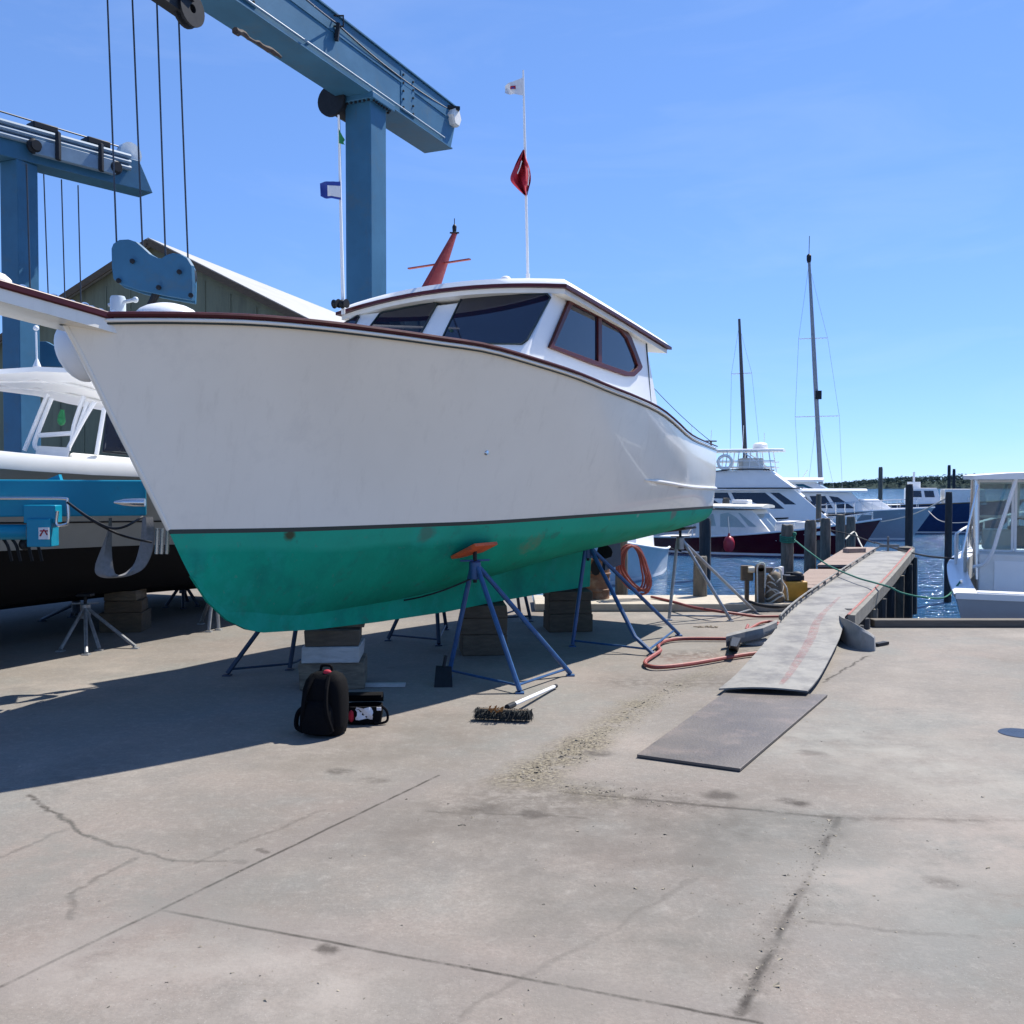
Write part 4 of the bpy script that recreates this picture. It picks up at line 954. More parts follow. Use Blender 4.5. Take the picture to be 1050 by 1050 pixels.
# end light box, cable carrier and its bracket
c = at(463, 121, 17.7); MB().lathe(c - LN * .12, [(0, 0), (.15, 0), (.17, .04), (.17, .2), (.15, .24), (0, .24)], 6, LN).build('end_roller_box', offwhite, beam, smooth=0)
MB().box(c + V((-.05, 0, .14)), (.34, .3, .06), .3).build('roller_hood', black_steel, beam)
br_b = at(345, 40, 14.3); 
m = MB(); m.bar(br_b + V((0, 0, -.02)), br_b + V((.03, 0, .22)), .07, .05); m.tube([br_b + V((-.05, 0, .18)), br_b + V((.1, 0, .18)), br_b + V((.1, 0, .33)), br_b + V((-.05, 0, .33)), br_b + V((-.05, 0, .18))], .015, 6); m.build('cable_bracket', black_steel, beam)
cb_ = MB(); cb_.tube(sag(at(230, -80, 10.5), br_b + V((0, 0, .22)), .05), .013, 6); cb_.tube(sag(br_b + V((0, 0, .22)), at(460, 112, 17.6), .08), .013, 6); cb_.build('control_cable', cable_m, lift)
# frayed dark hose under the beam
m = MB(); rn = random.Random(2)
pts = [at(lerp(241, 288, i/14), lerp(30, 58, i/14) + rn.uniform(-1.2, 1.6), lerp(12.2, 13.2, i/14)) for i in range(15)]
m.tube(pts, [.03 + rn.uniform(-.012, .016) for _ in pts], 7); m.build('frayed_hose', mat('frayed_rubber', (.05, .035, .03), .9, var=.5, scale=20), beam)
# winch drum below the beam next to the post
dc = at(341, 104, 15.3); MB().lathe(dc - LD * .05, [(0, -.0), (.24, 0), (.24, .05), (.17, .06), (.17, .95), (.24, .97), (.24, 1.02), (0, 1.02)], 24, LD).build('winch_drum', black_steel, lift)
MB().tube([dc + V((.10, 0, -.1)), at(352, 312, 14.9)], .012, 6).build('drop_cable', cable_m, lift)
# near sheave block at the top edge of the picture
sc = at(193, 10, 11.6); sh = MB()
sh.lathe(sc - LN * .06, [(.05, 0), (.2, 0), (.2, .03), (.16, .05), (.16, .08), (.2, .1), (.2, .13), (.05, .13), (.05, 0)], 24, LN)
sh.bar(sc + V((-.05, .0, .06)), sc - LD * 2.2 + V((-.05, 0, .16)), .16, .3)
sh.bar(sc - LD * .1 + V((0, 0, .1)), V((sc.x, sc.y, zc - bh/2)) , .2, .2)
sheave = sh.build('top_sheave', black_steel, lift)
# hook block with two humps
hb_o = [(116, 256), (118, 251), (124, 247), (133, 246.5), (141, 249), (148, 255), (155, 261.5), (162, 265.5), (167, 266), (172, 262.5), (178, 260.5), (186, 261.5), (193, 265.5), (197.5, 273), (198.5, 290), (198, 309), (175, 305), (145, 299), (124, 292), (118, 287), (116.5, 275)]
Yh = 11.7
hp = [at(x + 2, y, Yh) for x, y in hb_o]; hk = MB().prism(hp, LD * -.06 + V((0, .0, 0))); hook = hk.build('hook_block', liftblue, lift, smooth=0, bevel=.008)
MB().prism([p + V((-.05, .16, 0)) for p in hp], V((0, .05, 0))).build('rear_cheek_plate', liftblue, hook, smooth=0, bevel=.008)
m = MB()
for x, y in ((134, 268), (181, 281)):
    c = at(x + 2, y, Yh); m.lathe(c + V((0, .16, 0)), [(0, 0), (.17, 0), (.17, -.1), (0, -.1)], 22, (0, 1, 0))
m.build('sheave', black_steel, hook)
m = MB()
for x, y in ((122, 288), (196, 303), (163, 295), (136, 268), (184, 279)):
    c = at(x, y, Yh - .08); m.lathe(c, [(.0, 0), (.03, 0), (.03, .02), (0, .025)], 8, (0, -1, 0))
m.build('bolt', black_steel, hook)
m = MB(); m.tube([at(163, 296, Yh), at(148, 325, Yh + .05), at(138, 345, Yh + .1)], [.05, .035, .05], 8); m.build('sling_shackle', black_steel, hook)
for xa, xb in (((110, -6), (120, 262)), ((135.5, -6), (146.5, 262)), ((160.5, -6), (170, 270)), ((183, 14), (193, 272))):
    MB().tube([at(xa[0], xa[1], 11.72), at(xb[0], xb[1], 11.74)], .0105, 6).build('cable', cable_m, lift)
# left-hand (far) side: post, beam, second block
p2 = at(21, 300, 17.6); p2b = at(20, 168, 17.6)
PB = MB(); PB.bar(V((p2.x, p2.y, 0)), V((p2.x, p2.y, p2b.z)), .43, .43, up=LD); post2 = PB.build('post', liftblue, lift, smooth=0, bevel=.015)
zb2 = p2b.z
fe = at(140, 190, 21.5)
LD2 = V((.633, .774, 0)).normalized()
b2 = MB(); a0 = V((p2.x, p2.y, zb2 + .30)) - LD2 * 6; a1 = V((p2.x, p2.y, zb2 + .30)) + LD2 * 2.45
u_, v_ = proj(a1)
b2.bar(a0, a1, .5, .60); far = sorted(range(8), key=lambda i: -b2.v[i].dot(LD2))[:4]
for i in far:
    if b2.v[i].z > zb2 + .30: b2.v[i] -= LD2 * .28; b2.v[i].z -= .05
beam2 = b2.build('top_beam', liftblue, lift, smooth=0, bevel=.012)
RN2 = V((LD2.y, -LD2.x, 0))
m = MB()
for dz in (.26, .15, .04): m.tube([a0 + RN2 * .3 + V((0, 0, dz)), a1 - LD2 * .5 + RN2 * .3 + V((0, 0, dz))], .05, 8)
m.build('hydraulic_pipe', liftmid, beam2)
m = MB(); cc = a1 - LD2 * 1.35 + RN2 * .36; m.bar(cc - LD2 * 1.0 + V((0, 0, -.05)), cc + LD2 * .5 + V((0, 0, -.05)), .12, .26); 
m.build('trolley_plate', liftmid, beam2, bevel=.01)
m = MB()
for k in (-1.0, .5): MB().lathe(cc + LD2 * k + V((0, 0, -.05)), [(0, 0), (.13, 0), (.13, .05), (.09, .07), (.09, .12), (0, .12)], 20, RN2).build('trolley_wheel', black_steel, beam2)
for k in (-.6, .2): MB().bar(cc + LD2 * k + RN2 * .07 + V((0, 0, -.2)), cc + LD2 * k + RN2 * .07 + V((0, 0, .3)), .1, .07).build('trolley_strap', black_steel, beam2, bevel=.01)
for k in (-1.9, -.9): MB().bar(a1 + LD2 * (k - .35) + V((0, 0, .43)), a1 + LD2 * (k + .1) + V((0, 0, .43)), .3, .12).build('cable_clamp', black_steel, beam2, bevel=.02)
MB().tube(sag(a0 + V((0, 0, .75)), a1 - LD2 * .4 + V((0, 0, .5)), .05), .015, 6).build('control_cable', cable_m, beam2)
ec = a1 - LD2 * .42 + V((0, 0, .36)); MB().lathe(ec, [(0, 0), (.2, 0), (.22, .05), (.22, .2), (0, .22)], 16, RN2).build('end_roller_box', palehull, beam2)
for xa, xb in (((44.8, 178), (49.5, 305)), ((63, 184), (66.5, 305)), ((80, 190), (83, 310))):
    MB().tube([at(xa[0], xa[1], 19.0), at(xb[0], xb[1], 19.0)], .012, 6).build('cable', cable_m, lift)
MB().tube([at(27, 168, 17.2), at(31, 300, 17.2)], .014, 6).build('cable', cable_m, lift)
# far hook block, half hidden by the bow
fb = [(32, 353), (34, 350), (47, 350), (58, 356), (66, 362), (80, 366), (86, 376), (32, 376)]
MB().prism([at(x, y, 18.2) for x, y in fb] , V((0, .15, 0))).build('hook_block', liftblue, lift, smooth=0, bevel=.01)
# low side frame at the left: teal beam, ram, control box
Yt = 7.9
t0 = at(-160, 511, Yt - .5); t1_ = at(149, 510.5, Yt + .35)
sb_ = MB().bar(t0, t1_, .29, .293).build('side_beam', liftteal, lift, smooth=0, bevel=.012)
MB().prism([at(46, 492.5, Yt), at(60, 486.5, Yt), at(62, 492.5, Yt)], V((0, .05, 0))).build('lug', liftteal, sb_, smooth=0)
MB().tube([at(-60, 545.5, Yt - .3), at(27.5, 545.5, Yt - .1)], .062, 14).build('ram', liftteal, lift)
m = MB(); m.box(at(44, 527, Yt - .2), (.25, .12, .14)); m.box(at(44, 546, Yt - .22), (.19, .14, .22)); m.build('control_box', liftteal, lift, bevel=.008)
m = MB(); m.box(at(45, 547, Yt - .33), (.08, .006, .09)); st_ = m.build('sticker', fabric_wht, lift)
m = MB(); c = at(45, 547, Yt - .335); m.tube([c + V((-.03, 0, -.02)), c + V((0, 0, .03)), c + V((.025, 0, -.01))], .006, 5); m.tube([c + V((-.03, 0, .02)), c + V((.03, 0, .02))], .005, 5); m.build('sticker_print', redfender, st_)
m = MB(); m.tube(smooth_path([at(-20, 511, Yt - .25), at(40, 511, Yt - .25), at(66, 511.5, Yt - .25), at(69, 515, Yt - .25), at(70, 534, Yt - .25), at(66, 538, Yt - .25), at(58, 538, Yt - .25), at(59, 524, Yt - .25)], 5), .012, 7); m.build('guard_rail', chrome, lift)
m = MB(); m.lathe(at(117, 515, Yt), [(0, 0), (.008, 0), (.028, .08), (.033, .16), (.033, .24), (0, .24)], 12, V((1, .1, -.01))); m.build('horn', chrome, lift)
MB().tube(smooth_path([at(69, 515, Yt - .26), at(90, 530, Yt - .3), at(112, 541, Yt - .3), at(128, 540, Yt - .28), at(146, 530, Yt)]), .010, 6).build('hydraulic_hose', black_steel, lift); MB().tube(smooth_path([at(69, 515, Yt - .26), at(95, 534, Yt - .3), at(125, 549, Yt - .2), at(155, 556, Yt + .2)]), .009, 6).build('hydraulic_hose', black_steel, lift)
for x in (3, 12, 24, 34): MB().tube(smooth_path([at(x, 552, Yt - .1), at(x + 5, 560, Yt - .1), at(x + 9, 575, Yt - .05)]), .012, 6).build('hydraulic_hose', black_steel, lift)
m = MB().ball(at(26, 558, Yt - .05), (.05, .05, .05), 10, 8); m.build('hose_swivel', black_steel, lift)
# grey lifting strap hanging in a loop
L_ = [(112, 531), (110, 545), (104, 562), (98, 578), (98, 588), (106, 592.5), (120, 592.5), (134, 590), (148, 582), (156, 565), (158, 545), (156, 530)]
Ri = [(114, 531), (114, 548), (114, 565), (115, 578), (117, 587), (120, 589.3), (124, 589), (130, 586), (138, 577), (143, 560), (145, 545), (146, 530)]
m = MB(); sm1 = smooth_path([at(x, y, Yt + .25 - .0 * i) for i, (x, y) in enumerate(L_)], 4); sm2 = smooth_path([at(x, y, Yt + .25 + .04 * math.sin(i)) for i, (x, y) in enumerate(Ri)], 4)
m.grid([sm1, [a.lerp(b_, .5) + V((0, -.03, 0)) for a, b_ in zip(sm1, sm2)], sm2]); m.grid([[p + V((0, .015, 0)) for p in r] for r in (sm1, [a.lerp(b_, .5) + V((0, -.03, 0)) for a, b_ in zip(sm1, sm2)], sm2)])
m.build('sling', strapm, lift, smooth=60)
m = MB()
for x in (161.5, 166.5, 172): m.tube([at(x, 542, Yt + .5), at(x - 1, 568, Yt + .5)], .018, 8)
m.build('hose_reel_pipes', chrome, lift)
# near left post, just outside the frame, carries the side beam
MB().bar(V((t0.x, t0.y, 0)), V((t0.x, t0.y, 2.2)), .5, .5, up=LD).build('near_post', liftblue, lift, smooth=0)
# twin wheels
dw = thing('dolly', gnd(64, 674), 'low dolly with two small grey wheels under the left boat', 'dolly')
for x in (56.5, 71):
    c = at(x, 667, 10.7); wo = MB().lathe(c, [(0.0, -.06), (.045, -.06), (.065, -.05), (.072, -.02), (.072, .03), (.06, .05), (0, .05)], 18, V((.25, .95, 0))).build('wheel', mat('grey_tyre', (.045, .045, .05), .8), dw)
    MB().lathe(c + V((-.015, -.062, 0)), [(0, .01), (.035, .01), (.035, 0), (0, -.003)], 14, V((.25, .95, 0))).build('hub', palehull, wo)
MB().bar(at(52, 661, 10.75), at(84, 661, 10.8), .1, .05).build('frame', black_steel, dw)
# ------------------------------------------------------------------ left boat: black bottom, white top, T-top
LB = at(60, 600, 11.0)
lb = thing('centre_console_boat', (LB.x, LB.y, 0), 'white open boat with black bottom and hard top standing at the left', 'boat')
D2 = V((.42, .907, 0)).normalized(); N2 = V((D2.y, -D2.x, 0))
base = V((-4.47, 10.3, 0))
def Q(t, l, z): return base + D2 * t + N2 * (l) + V((0, 0, z))
trk_g = [(-300, 425), (-150, 445), (0, 461), (60, 467), (136, 472), (300, 480)]
Ts = [-5.5, -4.5, -3.5, -2.5, -1.5, -.8, 0, .8, 1.6, 2.4, 3.2, 4.0]
def nearl(t): return .98 if t > -2 else .98 - .10 * (-2 - t) ** 1.6
def rowz(t, tab, l):
    p = Q(t, l, 1.5); u, _ = proj(p); return at(u, interp(tab, u), p.y).z
gz = [rowz(t, trk_g, .98) for t in Ts]
bz = [rowz(t, [(-300, 575), (0, 565), (148, 559), (300, 556)], .16) for t in Ts]
kz = [rowz(t, [(-300, 655), (0, 621), (99, 609), (193, 598.5), (300, 590)], -.05) for t in Ts]
def sec(i, t):
    w_ = 1.25; mid = -1.05; n = nearl(t); hn = n - .46
    return n, gz[i], bz[i], kz[i], mid
rt, rg, rb2 = [], [], []
for i, t in enumerate(Ts):
    n, g_, b_, k_, mid = sec(i, t); far_l = 2 * mid - n
    h = g_ - b_
    rg.append([Q(t, n + .03, g_ - .16), Q(t, n + .045, g_ - .08), Q(t, n + .02, g_ - .01), Q(t, n - .18, g_), Q(t, mid, g_ + .04), Q(t, far_l + .18, g_), Q(t, far_l, g_ - .16)])
    rt.append([Q(t, n - .82, b_), Q(t, n - .62, b_ + h * .3), Q(t, n - .26, b_ + h * .7), Q(t, n + .03, g_ - .16)]); rb2.append([Q(t, n - .82, b_), Q(t, n - .88, lerp(b_, k_, .5)), Q(t, n - 1.07, k_), Q(t, mid, k_ - .18), Q(t, far_l + .35, k_), Q(t, far_l + .1, b_), Q(t, far_l, g_ - .16)])
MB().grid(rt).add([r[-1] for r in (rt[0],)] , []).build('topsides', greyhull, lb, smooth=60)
MB().grid(rg).build('gunwale', white, lb, smooth=40)
m = MB().grid(rb2); m.build('hull_bottom', blackbtm, lb, smooth=40)
m = MB(); m.add([rt[-1][k] for k in range(4)] + [rg[-1][k] for k in (2, 3, 4, 5, 6)] + [rb2[-1][k] for k in (5, 4, 3, 2, 1, 0)], [tuple(range(15))]); m.build('transom', blackbtm, lb, smooth=0)
# fine line in the grey topside
m = MB(); m.tube([r[1] + N2 * .01 for r in rt], .008, 5); m.build('rub_line', black_steel, lb)
# white registration-like marks are left to the painted band; small rusty scar on the bottom handled by the material
# hard top with pipes
Yt2 = 11.5
top_o = [(-60, 394), (-10, 384), (20, 377.5), (40, 376), (78, 377.5), (100, 390), (118, 412), (126, 428)]
def tt(x, y, Y): return at(x, y, Y)
m = MB()
Lp_ = [(-40, 392, 10.4), (0, 378.5, 11.4), (38, 375.5, 11.6), (77, 377, 11.7), (104, 392, 11.9)]
ra = [V(tt(-70, 384, 9.6)), tt(0, 378.5, 10.1), tt(38, 376, 10.4), tt(77, 377.5, 10.6), tt(112, 390, 10.9)]
rbm = [V(tt(-70, 392, 11.8)), tt(0, 397, 12.2), tt(38, 402, 12.4), tt(70, 410, 12.6), tt(110, 418, 12.8)]
m.grid([ra, [a.lerp(b_, .5) + V((0, 0, .05)) for a, b_ in zip(ra, rbm)], rbm]); m.grid([[p - V((0, 0, .05)) for p in ra], [p - V((0, 0, .05)) for p in rbm]])
m.grid([ra, [p - V((0, 0, .05)) for p in ra]]); m.grid([rbm, [p - V((0, 0, .05)) for p in rbm]]); m.add([ra[-1], rbm[-1], rbm[-1] - V((0,0,.05)), ra[-1] - V((0,0,.05)), ra[0], rbm[0], rbm[0] - V((0,0,.05)), ra[0] - V((0,0,.05))], [(0,1,2,3),(4,5,6,7)])
ht = m.build('hard_top', white, lb, smooth=35)
m = MB()
for k_ in (.3, .62): m.tube(smooth_path([a.lerp(b_, k_) - V((0, 0, .065)) for a, b_ in zip(ra, rbm)], 4), .02, 8)
m.build('top_frame', white_rail, ht)
for pth in ([(49, 404), (25, 462)], [(53, 408), (38, 446), (36, 458), (44, 462)], [(97, 412), (86, 430), (72, 456), (70, 462)], [(86, 406), (76, 436), (74, 452)], [(90, 412), (80, 440)], [(107, 418), (99, 466)], [(40, 446.5), (76, 444)]):
    MB().tube(smooth_path([at(x, y, 11.1) for x, y in pth], 4), .026, 8).build('pipe', white_rail, ht)
m = MB(); m.tube([at(38, 375, 12.2), at(37, 340, 12.2)], .012, 8); m.lathe(at(38, 376, 12.2), [(.05, 0), (.02, .08), (0.012, .1)], 10); m.build('antenna', white_rail, ht); MB().ball(at(37, 336.5, 12.2), .034, 14, 10).build('antenna_ball', white, ht)
MB().prism([at(105, 462, 11.6), at(132, 464, 11.8), at(116, 430, 11.7), at(109, 424, 11.6)], V((.02, .01, 0))).build('windscreen', dark_glass, lb, smooth=0)
m = MB(); m.bar(at(105, 463, 11.6), at(134, 466, 11.8), .03, .02); m.bar(at(132, 464, 11.8), at(113, 425, 11.7), .03, .02); m.build('windscreen_trim', black_steel, lb)
m = MB(); m.hexa([at(36, 468, 10.9), at(70, 470, 10.9), at(70, 470, 11.8), at(36, 468, 11.8), at(38, 457, 10.95), at(72, 459, 10.95), at(72, 459, 11.7), at(38, 457, 11.7)]); m.build('console', offwhite, lb, bevel=.02)
m = MB(); m.tube([at(64, 420, 11.2), at(63, 428, 11.2)], [.02, .045], 8); m.ball(at(63, 431, 11.2), (.045, .045, .06), 10, 8); m.build('lantern', greencloth, lb); 
m = MB(); m.hexa([at(70, 474, 10.9), at(140, 477, 11.2), at(140, 477, 12.2), at(70, 474, 12.2), at(72, 464, 11.0), at(140, 470, 11.3), at(140, 470, 12.1), at(72, 464, 12.1)]); m.build('foredeck', offwhite, lb, bevel=.03)
# ------------------------------------------------------------------ shed
Ys = 30.0
ap_ = at(157, 252, Ys); er = at(345, 340, Ys); 
GD = V((.42, .907, 0)).normalized(); GN = V((GD.y, -GD.x, 0))
shed = thing('boat_shed', (ap_.x, ap_.y, 0), 'grey green boarded shed with a pale gable roof behind the hoist', 'shed')
# gable wall faces the camera; ridge runs away to the right
R0 = at(158, 250, Ys); slope = .50
def G(u, z, dpt=0.): # u along the gable wall, ridge direction RD
    return V((R0.x, R0.y, 0)) + GW * u + RD * dpt + V((0, 0, z))
RD = V((.25, .97, 0)).normalized(); GW = V((RD.y, -RD.x, 0))
hw = 9.0; zr = R0.z; ze = zr - hw * .5
wl = MB().prism([G(-hw, -.1), G(hw, -.1), G(hw, ze), G(0, zr - .05), G(-hw, ze)], RD * .2)
wl.build('gable_wall', shedwall, shed, smooth=0)
MB().prism([G(hw - .2, -.1, .2), G(hw, -.1, .2), G(hw, ze - .05, .2), G(hw - .2, ze - .05, .2)], RD * 19.6).build('side_wall', shedwall, shed, smooth=0)
m = MB()
for sg in (1, -1): m.hexa([G(0, zr, -.3), G(sg*(hw + .5), ze - .28, -.3), G(sg*(hw + .5), ze - .28, 20), G(0, zr, 20), G(0, zr + .12, -.3), G(sg*(hw + .5), ze - .16, -.3), G(sg*(hw + .5), ze - .16, 20), G(0, zr + .12, 20)])
m.build('roof', shedroof, shed, smooth=0)
m = MB()
for sg in (1, -1): m.bar(G(0, zr - .02, -.33), G(sg*(hw + .5), ze - .30, -.33), .05, .2)
m.build('barge_board', timber_dk, shed, smooth=0)
m = MB()
for k in range(-10, 11): 
    u = k * .85; m.bar(G(u, .1, -.012), G(u, zr - abs(u) * .5 - .35, -.012), .05, .03, up=RD)
m.build('board_battens', shedwall, shed, smooth=0)
# ------------------------------------------------------------------ gangway plate and pier
EL = [(737, 706, .05), (758, 688, .07), (790, 652, .12), (803, 634, .19), (826, 614, .25), (865, 587, .32), (898, 565, .37)]
ER = [(828, 708.5, .06), (842.5, 690, .08), (860, 656, .12), (867, 638, .19), (884, 620, .25), (911, 592, .32), (934, 565, .37)]
Lp = smooth_path([gnd(*p) for p in EL], 6); Rp = smooth_path([gnd(*p) for p in ER], 6)
n = len(Lp)
def across(k_, dz=0.): return [a.lerp(b, k_) + V((0, 0, dz + .02 * math.sin(PI * k_) * max(0, 1 - i / 10))) for i, (a, b) in enumerate(zip(Lp, Rp))]
gw = MB(); ks = [i / 8 for i in range(9)]
up_ = [across(k_) for k_ in ks]; lo_ = [across(k_, -.012) for k_ in ks]
gw.grid(up_); gw.grid(lo_); gw.grid([up_[0], lo_[0]]); gw.grid([up_[-1], lo_[-1]]); gw.grid([[r[0] for r in up_], [r[0] for r in lo_]]); gw.grid([[r[-1] for r in up_], [r[-1] for r in lo_]])
g0 = Lp[0].lerp(Rp[0], .5)
gang = thing('gangway', (g0.x, g0.y, 0), 'long scuffed aluminium gangway sheet running from the yard out along the pier', 'gangway')
gp = gw.build('deck_sheet', alu, gang, smooth=30)
m = MB(); rp1 = [a.lerp(b, k_) + V((0, 0, .0015 + .02 * math.sin(PI * k_) * max(0, 1 - i / 10))) for (i, (a, b)), k_ in zip(list(enumerate(zip(Lp, Rp)))[2:26], [.66 - .006 * i for i in range(24)])]
pm = bpy.data.materials.new('worn_red_paint'); pm.use_nodes = True
_b = pm.node_tree.nodes['Principled BSDF']; _b.inputs['Base Color'].default_value = (.36, .11, .11, 1); _b.inputs['Roughness'].default_value = .7
_n = pm.node_tree.nodes.new('ShaderNodeTexNoise'); _n.inputs['Scale'].default_value = 16; _n.inputs['Detail'].default_value = 9
_t = pm.node_tree.nodes.new('ShaderNodeTexCoord'); pm.node_tree.links.new(_t.outputs['Object'], _n.inputs['Vector'])
_r = pm.node_tree.nodes.new('ShaderNodeValToRGB'); _r.color_ramp.elements[0].position = .34; _r.color_ramp.elements[1].position = .72
_r.color_ramp.elements[0].color = (0, 0, 0, 1); _r.color_ramp.elements[1].color = (.42, .42, .42, 1)
pm.node_tree.links.new(_n.outputs['Fac'], _r.inputs['Fac']); pm.node_tree.links.new(_r.outputs['Color'], _b.inputs['Alpha'])
ws = [.018 + .03 * math.sin(PI * i / 23) for i in range(24)]
m.grid([[p - V((w_, 0, 0)) + V((0, 0, .003)) for p, w_ in zip(rp1, ws)], [p + V((w_, 0, 0)) + V((0, 0, .003)) for p, w_ in zip(rp1, ws)]]); m.build('paint_streak', pm, gp, smooth=60)
# toe rail along the left edge: posts and a top strip
tl = MB(); pts = [p for p in Lp[17:]]; 
tl.tube([p + V((.0, 0, .065)) for p in pts], .011, 6); tl.grid([[p + V((.0, 0, .0)) for p in pts], [p + V((.0, 0, .03)) for p in pts], [p + V((.012, .005, .03)) for p in pts], [p + V((.012, .005, .0)) for p in pts]])
for i in range(0, len(pts) - 1):
    for f in (0,):
        p = pts[i].lerp(pts[i+1], f); tl.box(p + V((0, 0, .04)), (.02, .07, .05))
tl.build('toe_rail', alu, gang, smooth=0)
# reddish timber kerb along the right edge
k_ = Rp[19:]; m = MB()
for a, b in zip(k_[:-1], k_[1:]): pass
m.grid([[p + V((.0, .0, -.10)) for p in k_], [p + V((.0, 0, .05)) for p in k_], [p + V((.07, -.03, .05)) for p in k_], [p + V((.07, -.03, -.10)) for p in k_], [p + V((.0, .0, -.10)) for p in k_]])
m.add([k_[0] + V((0, 0, -.1)), k_[0] + V((0, 0, .05)), k_[0] + V((.07, -.03, .05)), k_[0] + V((.07, -.03, -.1)), k_[-1] + V((0, 0, -.1)), k_[-1] + V((0, 0, .05)), k_[-1] + V((.07, -.03, .05)), k_[-1] + V((.07, -.03, -.1))], [(0, 1, 2, 3), (4, 5, 6, 7)])
pier = thing('pier', (k_[0].x, k_[0].y, 0), 'timber pier on dark piles carrying the gangway out over the water', 'pier')
m.build('kerb_timber', mat('grey_fascia', (.19, .18, .155), .9, var=.25, scale=5, bump=.4), pier, smooth=20)
MB().grid([[p + V((-.03, .0, .004)) for p in k_], [p + V((-.03, .0, .03)) for p in k_], [p + V((-.002, 0, .056)) for p in k_], [p + V((.02, -.01, .056)) for p in k_]]).build('rusty_edge_strip', mat('rusty_red_strip', (.30, .10, .085), .8, var=.3, scale=9, dirt=((.3, .27, .25), .7, 7)), pier, smooth=30)
st = MB(); a0 = Lp[19]; 
A = [p + V((-.04, .0, -.04)) for p in Lp[19:]]; B_ = [p + V((.02, 0, -.04)) for p in Rp[19:]]
st.grid([A, B_]); st.grid([[p - V((0, 0, .22)) for p in A], [p - V((0, 0, .22)) for p in B_]]); st.grid([A, [p - V((0, 0, .22)) for p in A]]); st.grid([B_, [p - V((0, 0, .22)) for p in B_]]); st.add([A[-1], B_[-1], B_[-1] - V((0, 0, .22)), A[-1] - V((0, 0, .22)), A[0], B_[0], B_[0] - V((0, 0, .22)), A[0] - V((0, 0, .22))], [(0, 1, 2, 3), (4, 5, 6, 7)])
st.build('deck_frame', timber_dk, pier, smooth=0)
rn = random.Random(12)
for i in range(9):
    f = 19 + (len(Rp) - 20) * i / 8; a = int(f); p = Rp[a].lerp(Rp[min(a + 1, len(Rp) - 1)], f - a) + V((.03, -.02, 0))
    MB().tube([V((p.x + rn.uniform(-.03, .03), p.y, WATER - 1)), V((p.x, p.y, p.z - .12))], .085, 10).build('pile', pile_dark if i % 3 else pilem, pier)
for i in range(5):
    f = 20 + (len(Lp) - 21) * i / 4; a = int(f); p = Lp[min(a, len(Lp) - 1)] + V((.1, 0, 0))
    MB().tube([V((p.x, p.y, WATER - 1)), V((p.x, p.y, p.z - .22))], .085, 10).build('pile', pile_dark, pier)
for i in range(3):
    f = 20 + (len(Rp) - 22) * i / 2; a = int(f)
    MB().bar(Rp[a] + V((.06, 0, -.42)), Rp[a] * 1 + V((-.8, .3, -.42)), .1, .12).build('cross_beam', timber_dk, pier)
# end post and cleats of the pier
e = Rp[-1]; MB().lathe(V((e.x + .05, e.y + .35, WATER - 1)), [(.0, 0), (.17, 0), (.16, e.z - WATER + 1.05), (0, e.z - WATER + 1.08)], 14).build('end_pile', pilem, pier)
cl2 = Lp[-1].lerp(Rp[-1], .35); m = MB(); m.cyl(cl2, cl2 + V((0, 0, .28)), .022, 8); m.bar(cl2 + V((-.16, .02, .1)), cl2 + V((.2, -.02, .1)), .04, .05); m.build('cleat', alu, pier)
# ------------------------------------------------------------------ finger docks
redface = mat('dark_red_fascia', (.11, .02, .018), .8, var=.2, scale=8)
def finger(poly, label, z=.12):
    P = [gnd(x, y, z) for x, y in poly]
    t = thing('finger_dock', (P[0].x, P[0].y, z), label, 'dock', 'plank docks left of the gangway')
    MB().prism([p - V((0, 0, .05)) for p in P], (0, 0, .05)).build('planking', plankm, t, smooth=0)
    c = sum(P, V((0, 0, 0))) / 4; Qs = [c + (p - c) * .985 for p in P]
    MB().prism([p - V((0, 0, .25)) for p in Qs], (0, 0, .199)).build('fascia', redface, t, smooth=0)
    m = MB(); n_ = 14
    for i in range(1, n_):
        a = P[0].lerp(P[3], i / n_); b = P[1].lerp(P[2], i / n_); m.bar(a + V((0, 0, .0015)), b + V((0, 0, .0015)), .012, .002)
    m.build('plank_gaps', timber_dk, t, smooth=0)
    for i in (0, 3): MB().cyl(V((P[i].x + .15, P[i].y + .1, WATER - 1)), V((P[i].x + .15, P[i].y + .1, z - .25)), .09, 10).build('pile', pile_dark, t)
    return t, P
finger([(806, 602.5), (848, 602.5), (873, 583.5), (830, 583.5)], 'nearer reddish plank dock beside the yellow box')
fB, PB_ = finger([(838, 579), (873, 579), (899, 561), (868, 561)], 'farther reddish plank dock beyond the nearer one')
m = MB().box(gnd(876, 566.5, .12) + V((0, 0, .05)), (.5, .2, .1), .4); tag(m.build('deck_hatch', plankm, None, bevel=.01), 'small wooden hatch on the farther plank dock', 'hatch')
# ------------------------------------------------------------------ pilings
def piling(px, top, Y, w_px, label, m=pilem, bot=None, lean=0., cap=True):
    a = at(px, top, Y); r = w_px * .5 * Y / F; zb_ = bot if bot is not None else WATER - 1.5
    rows = []; rn = random.Random(int(px * 7)); seg = 14
    hs = [0, .12, .3, .5, .7, .85, .97, 1.0]
    base = V((a.x - lean, a.y, zb_))
    for h in hs:
        c = base.lerp(a, h); rr = r * (1.06 - .08 * h) * (1 if h < 1 else .86)
        rows.append([c + V((math.cos(2*PI*k/seg) * rr * (1 + rn.uniform(-.03, .03)), math.sin(2*PI*k/seg) * rr, (0.02 * rn.random() if h > .96 else 0))) for k in range(seg)])
    mb = MB().grid(rows, True); mb.add(rows[-1], [tuple(range(seg))])
    o = mb.build('piling', m, None, smooth=50)
    return tag(o, label, 'piling', 'mooring piles')
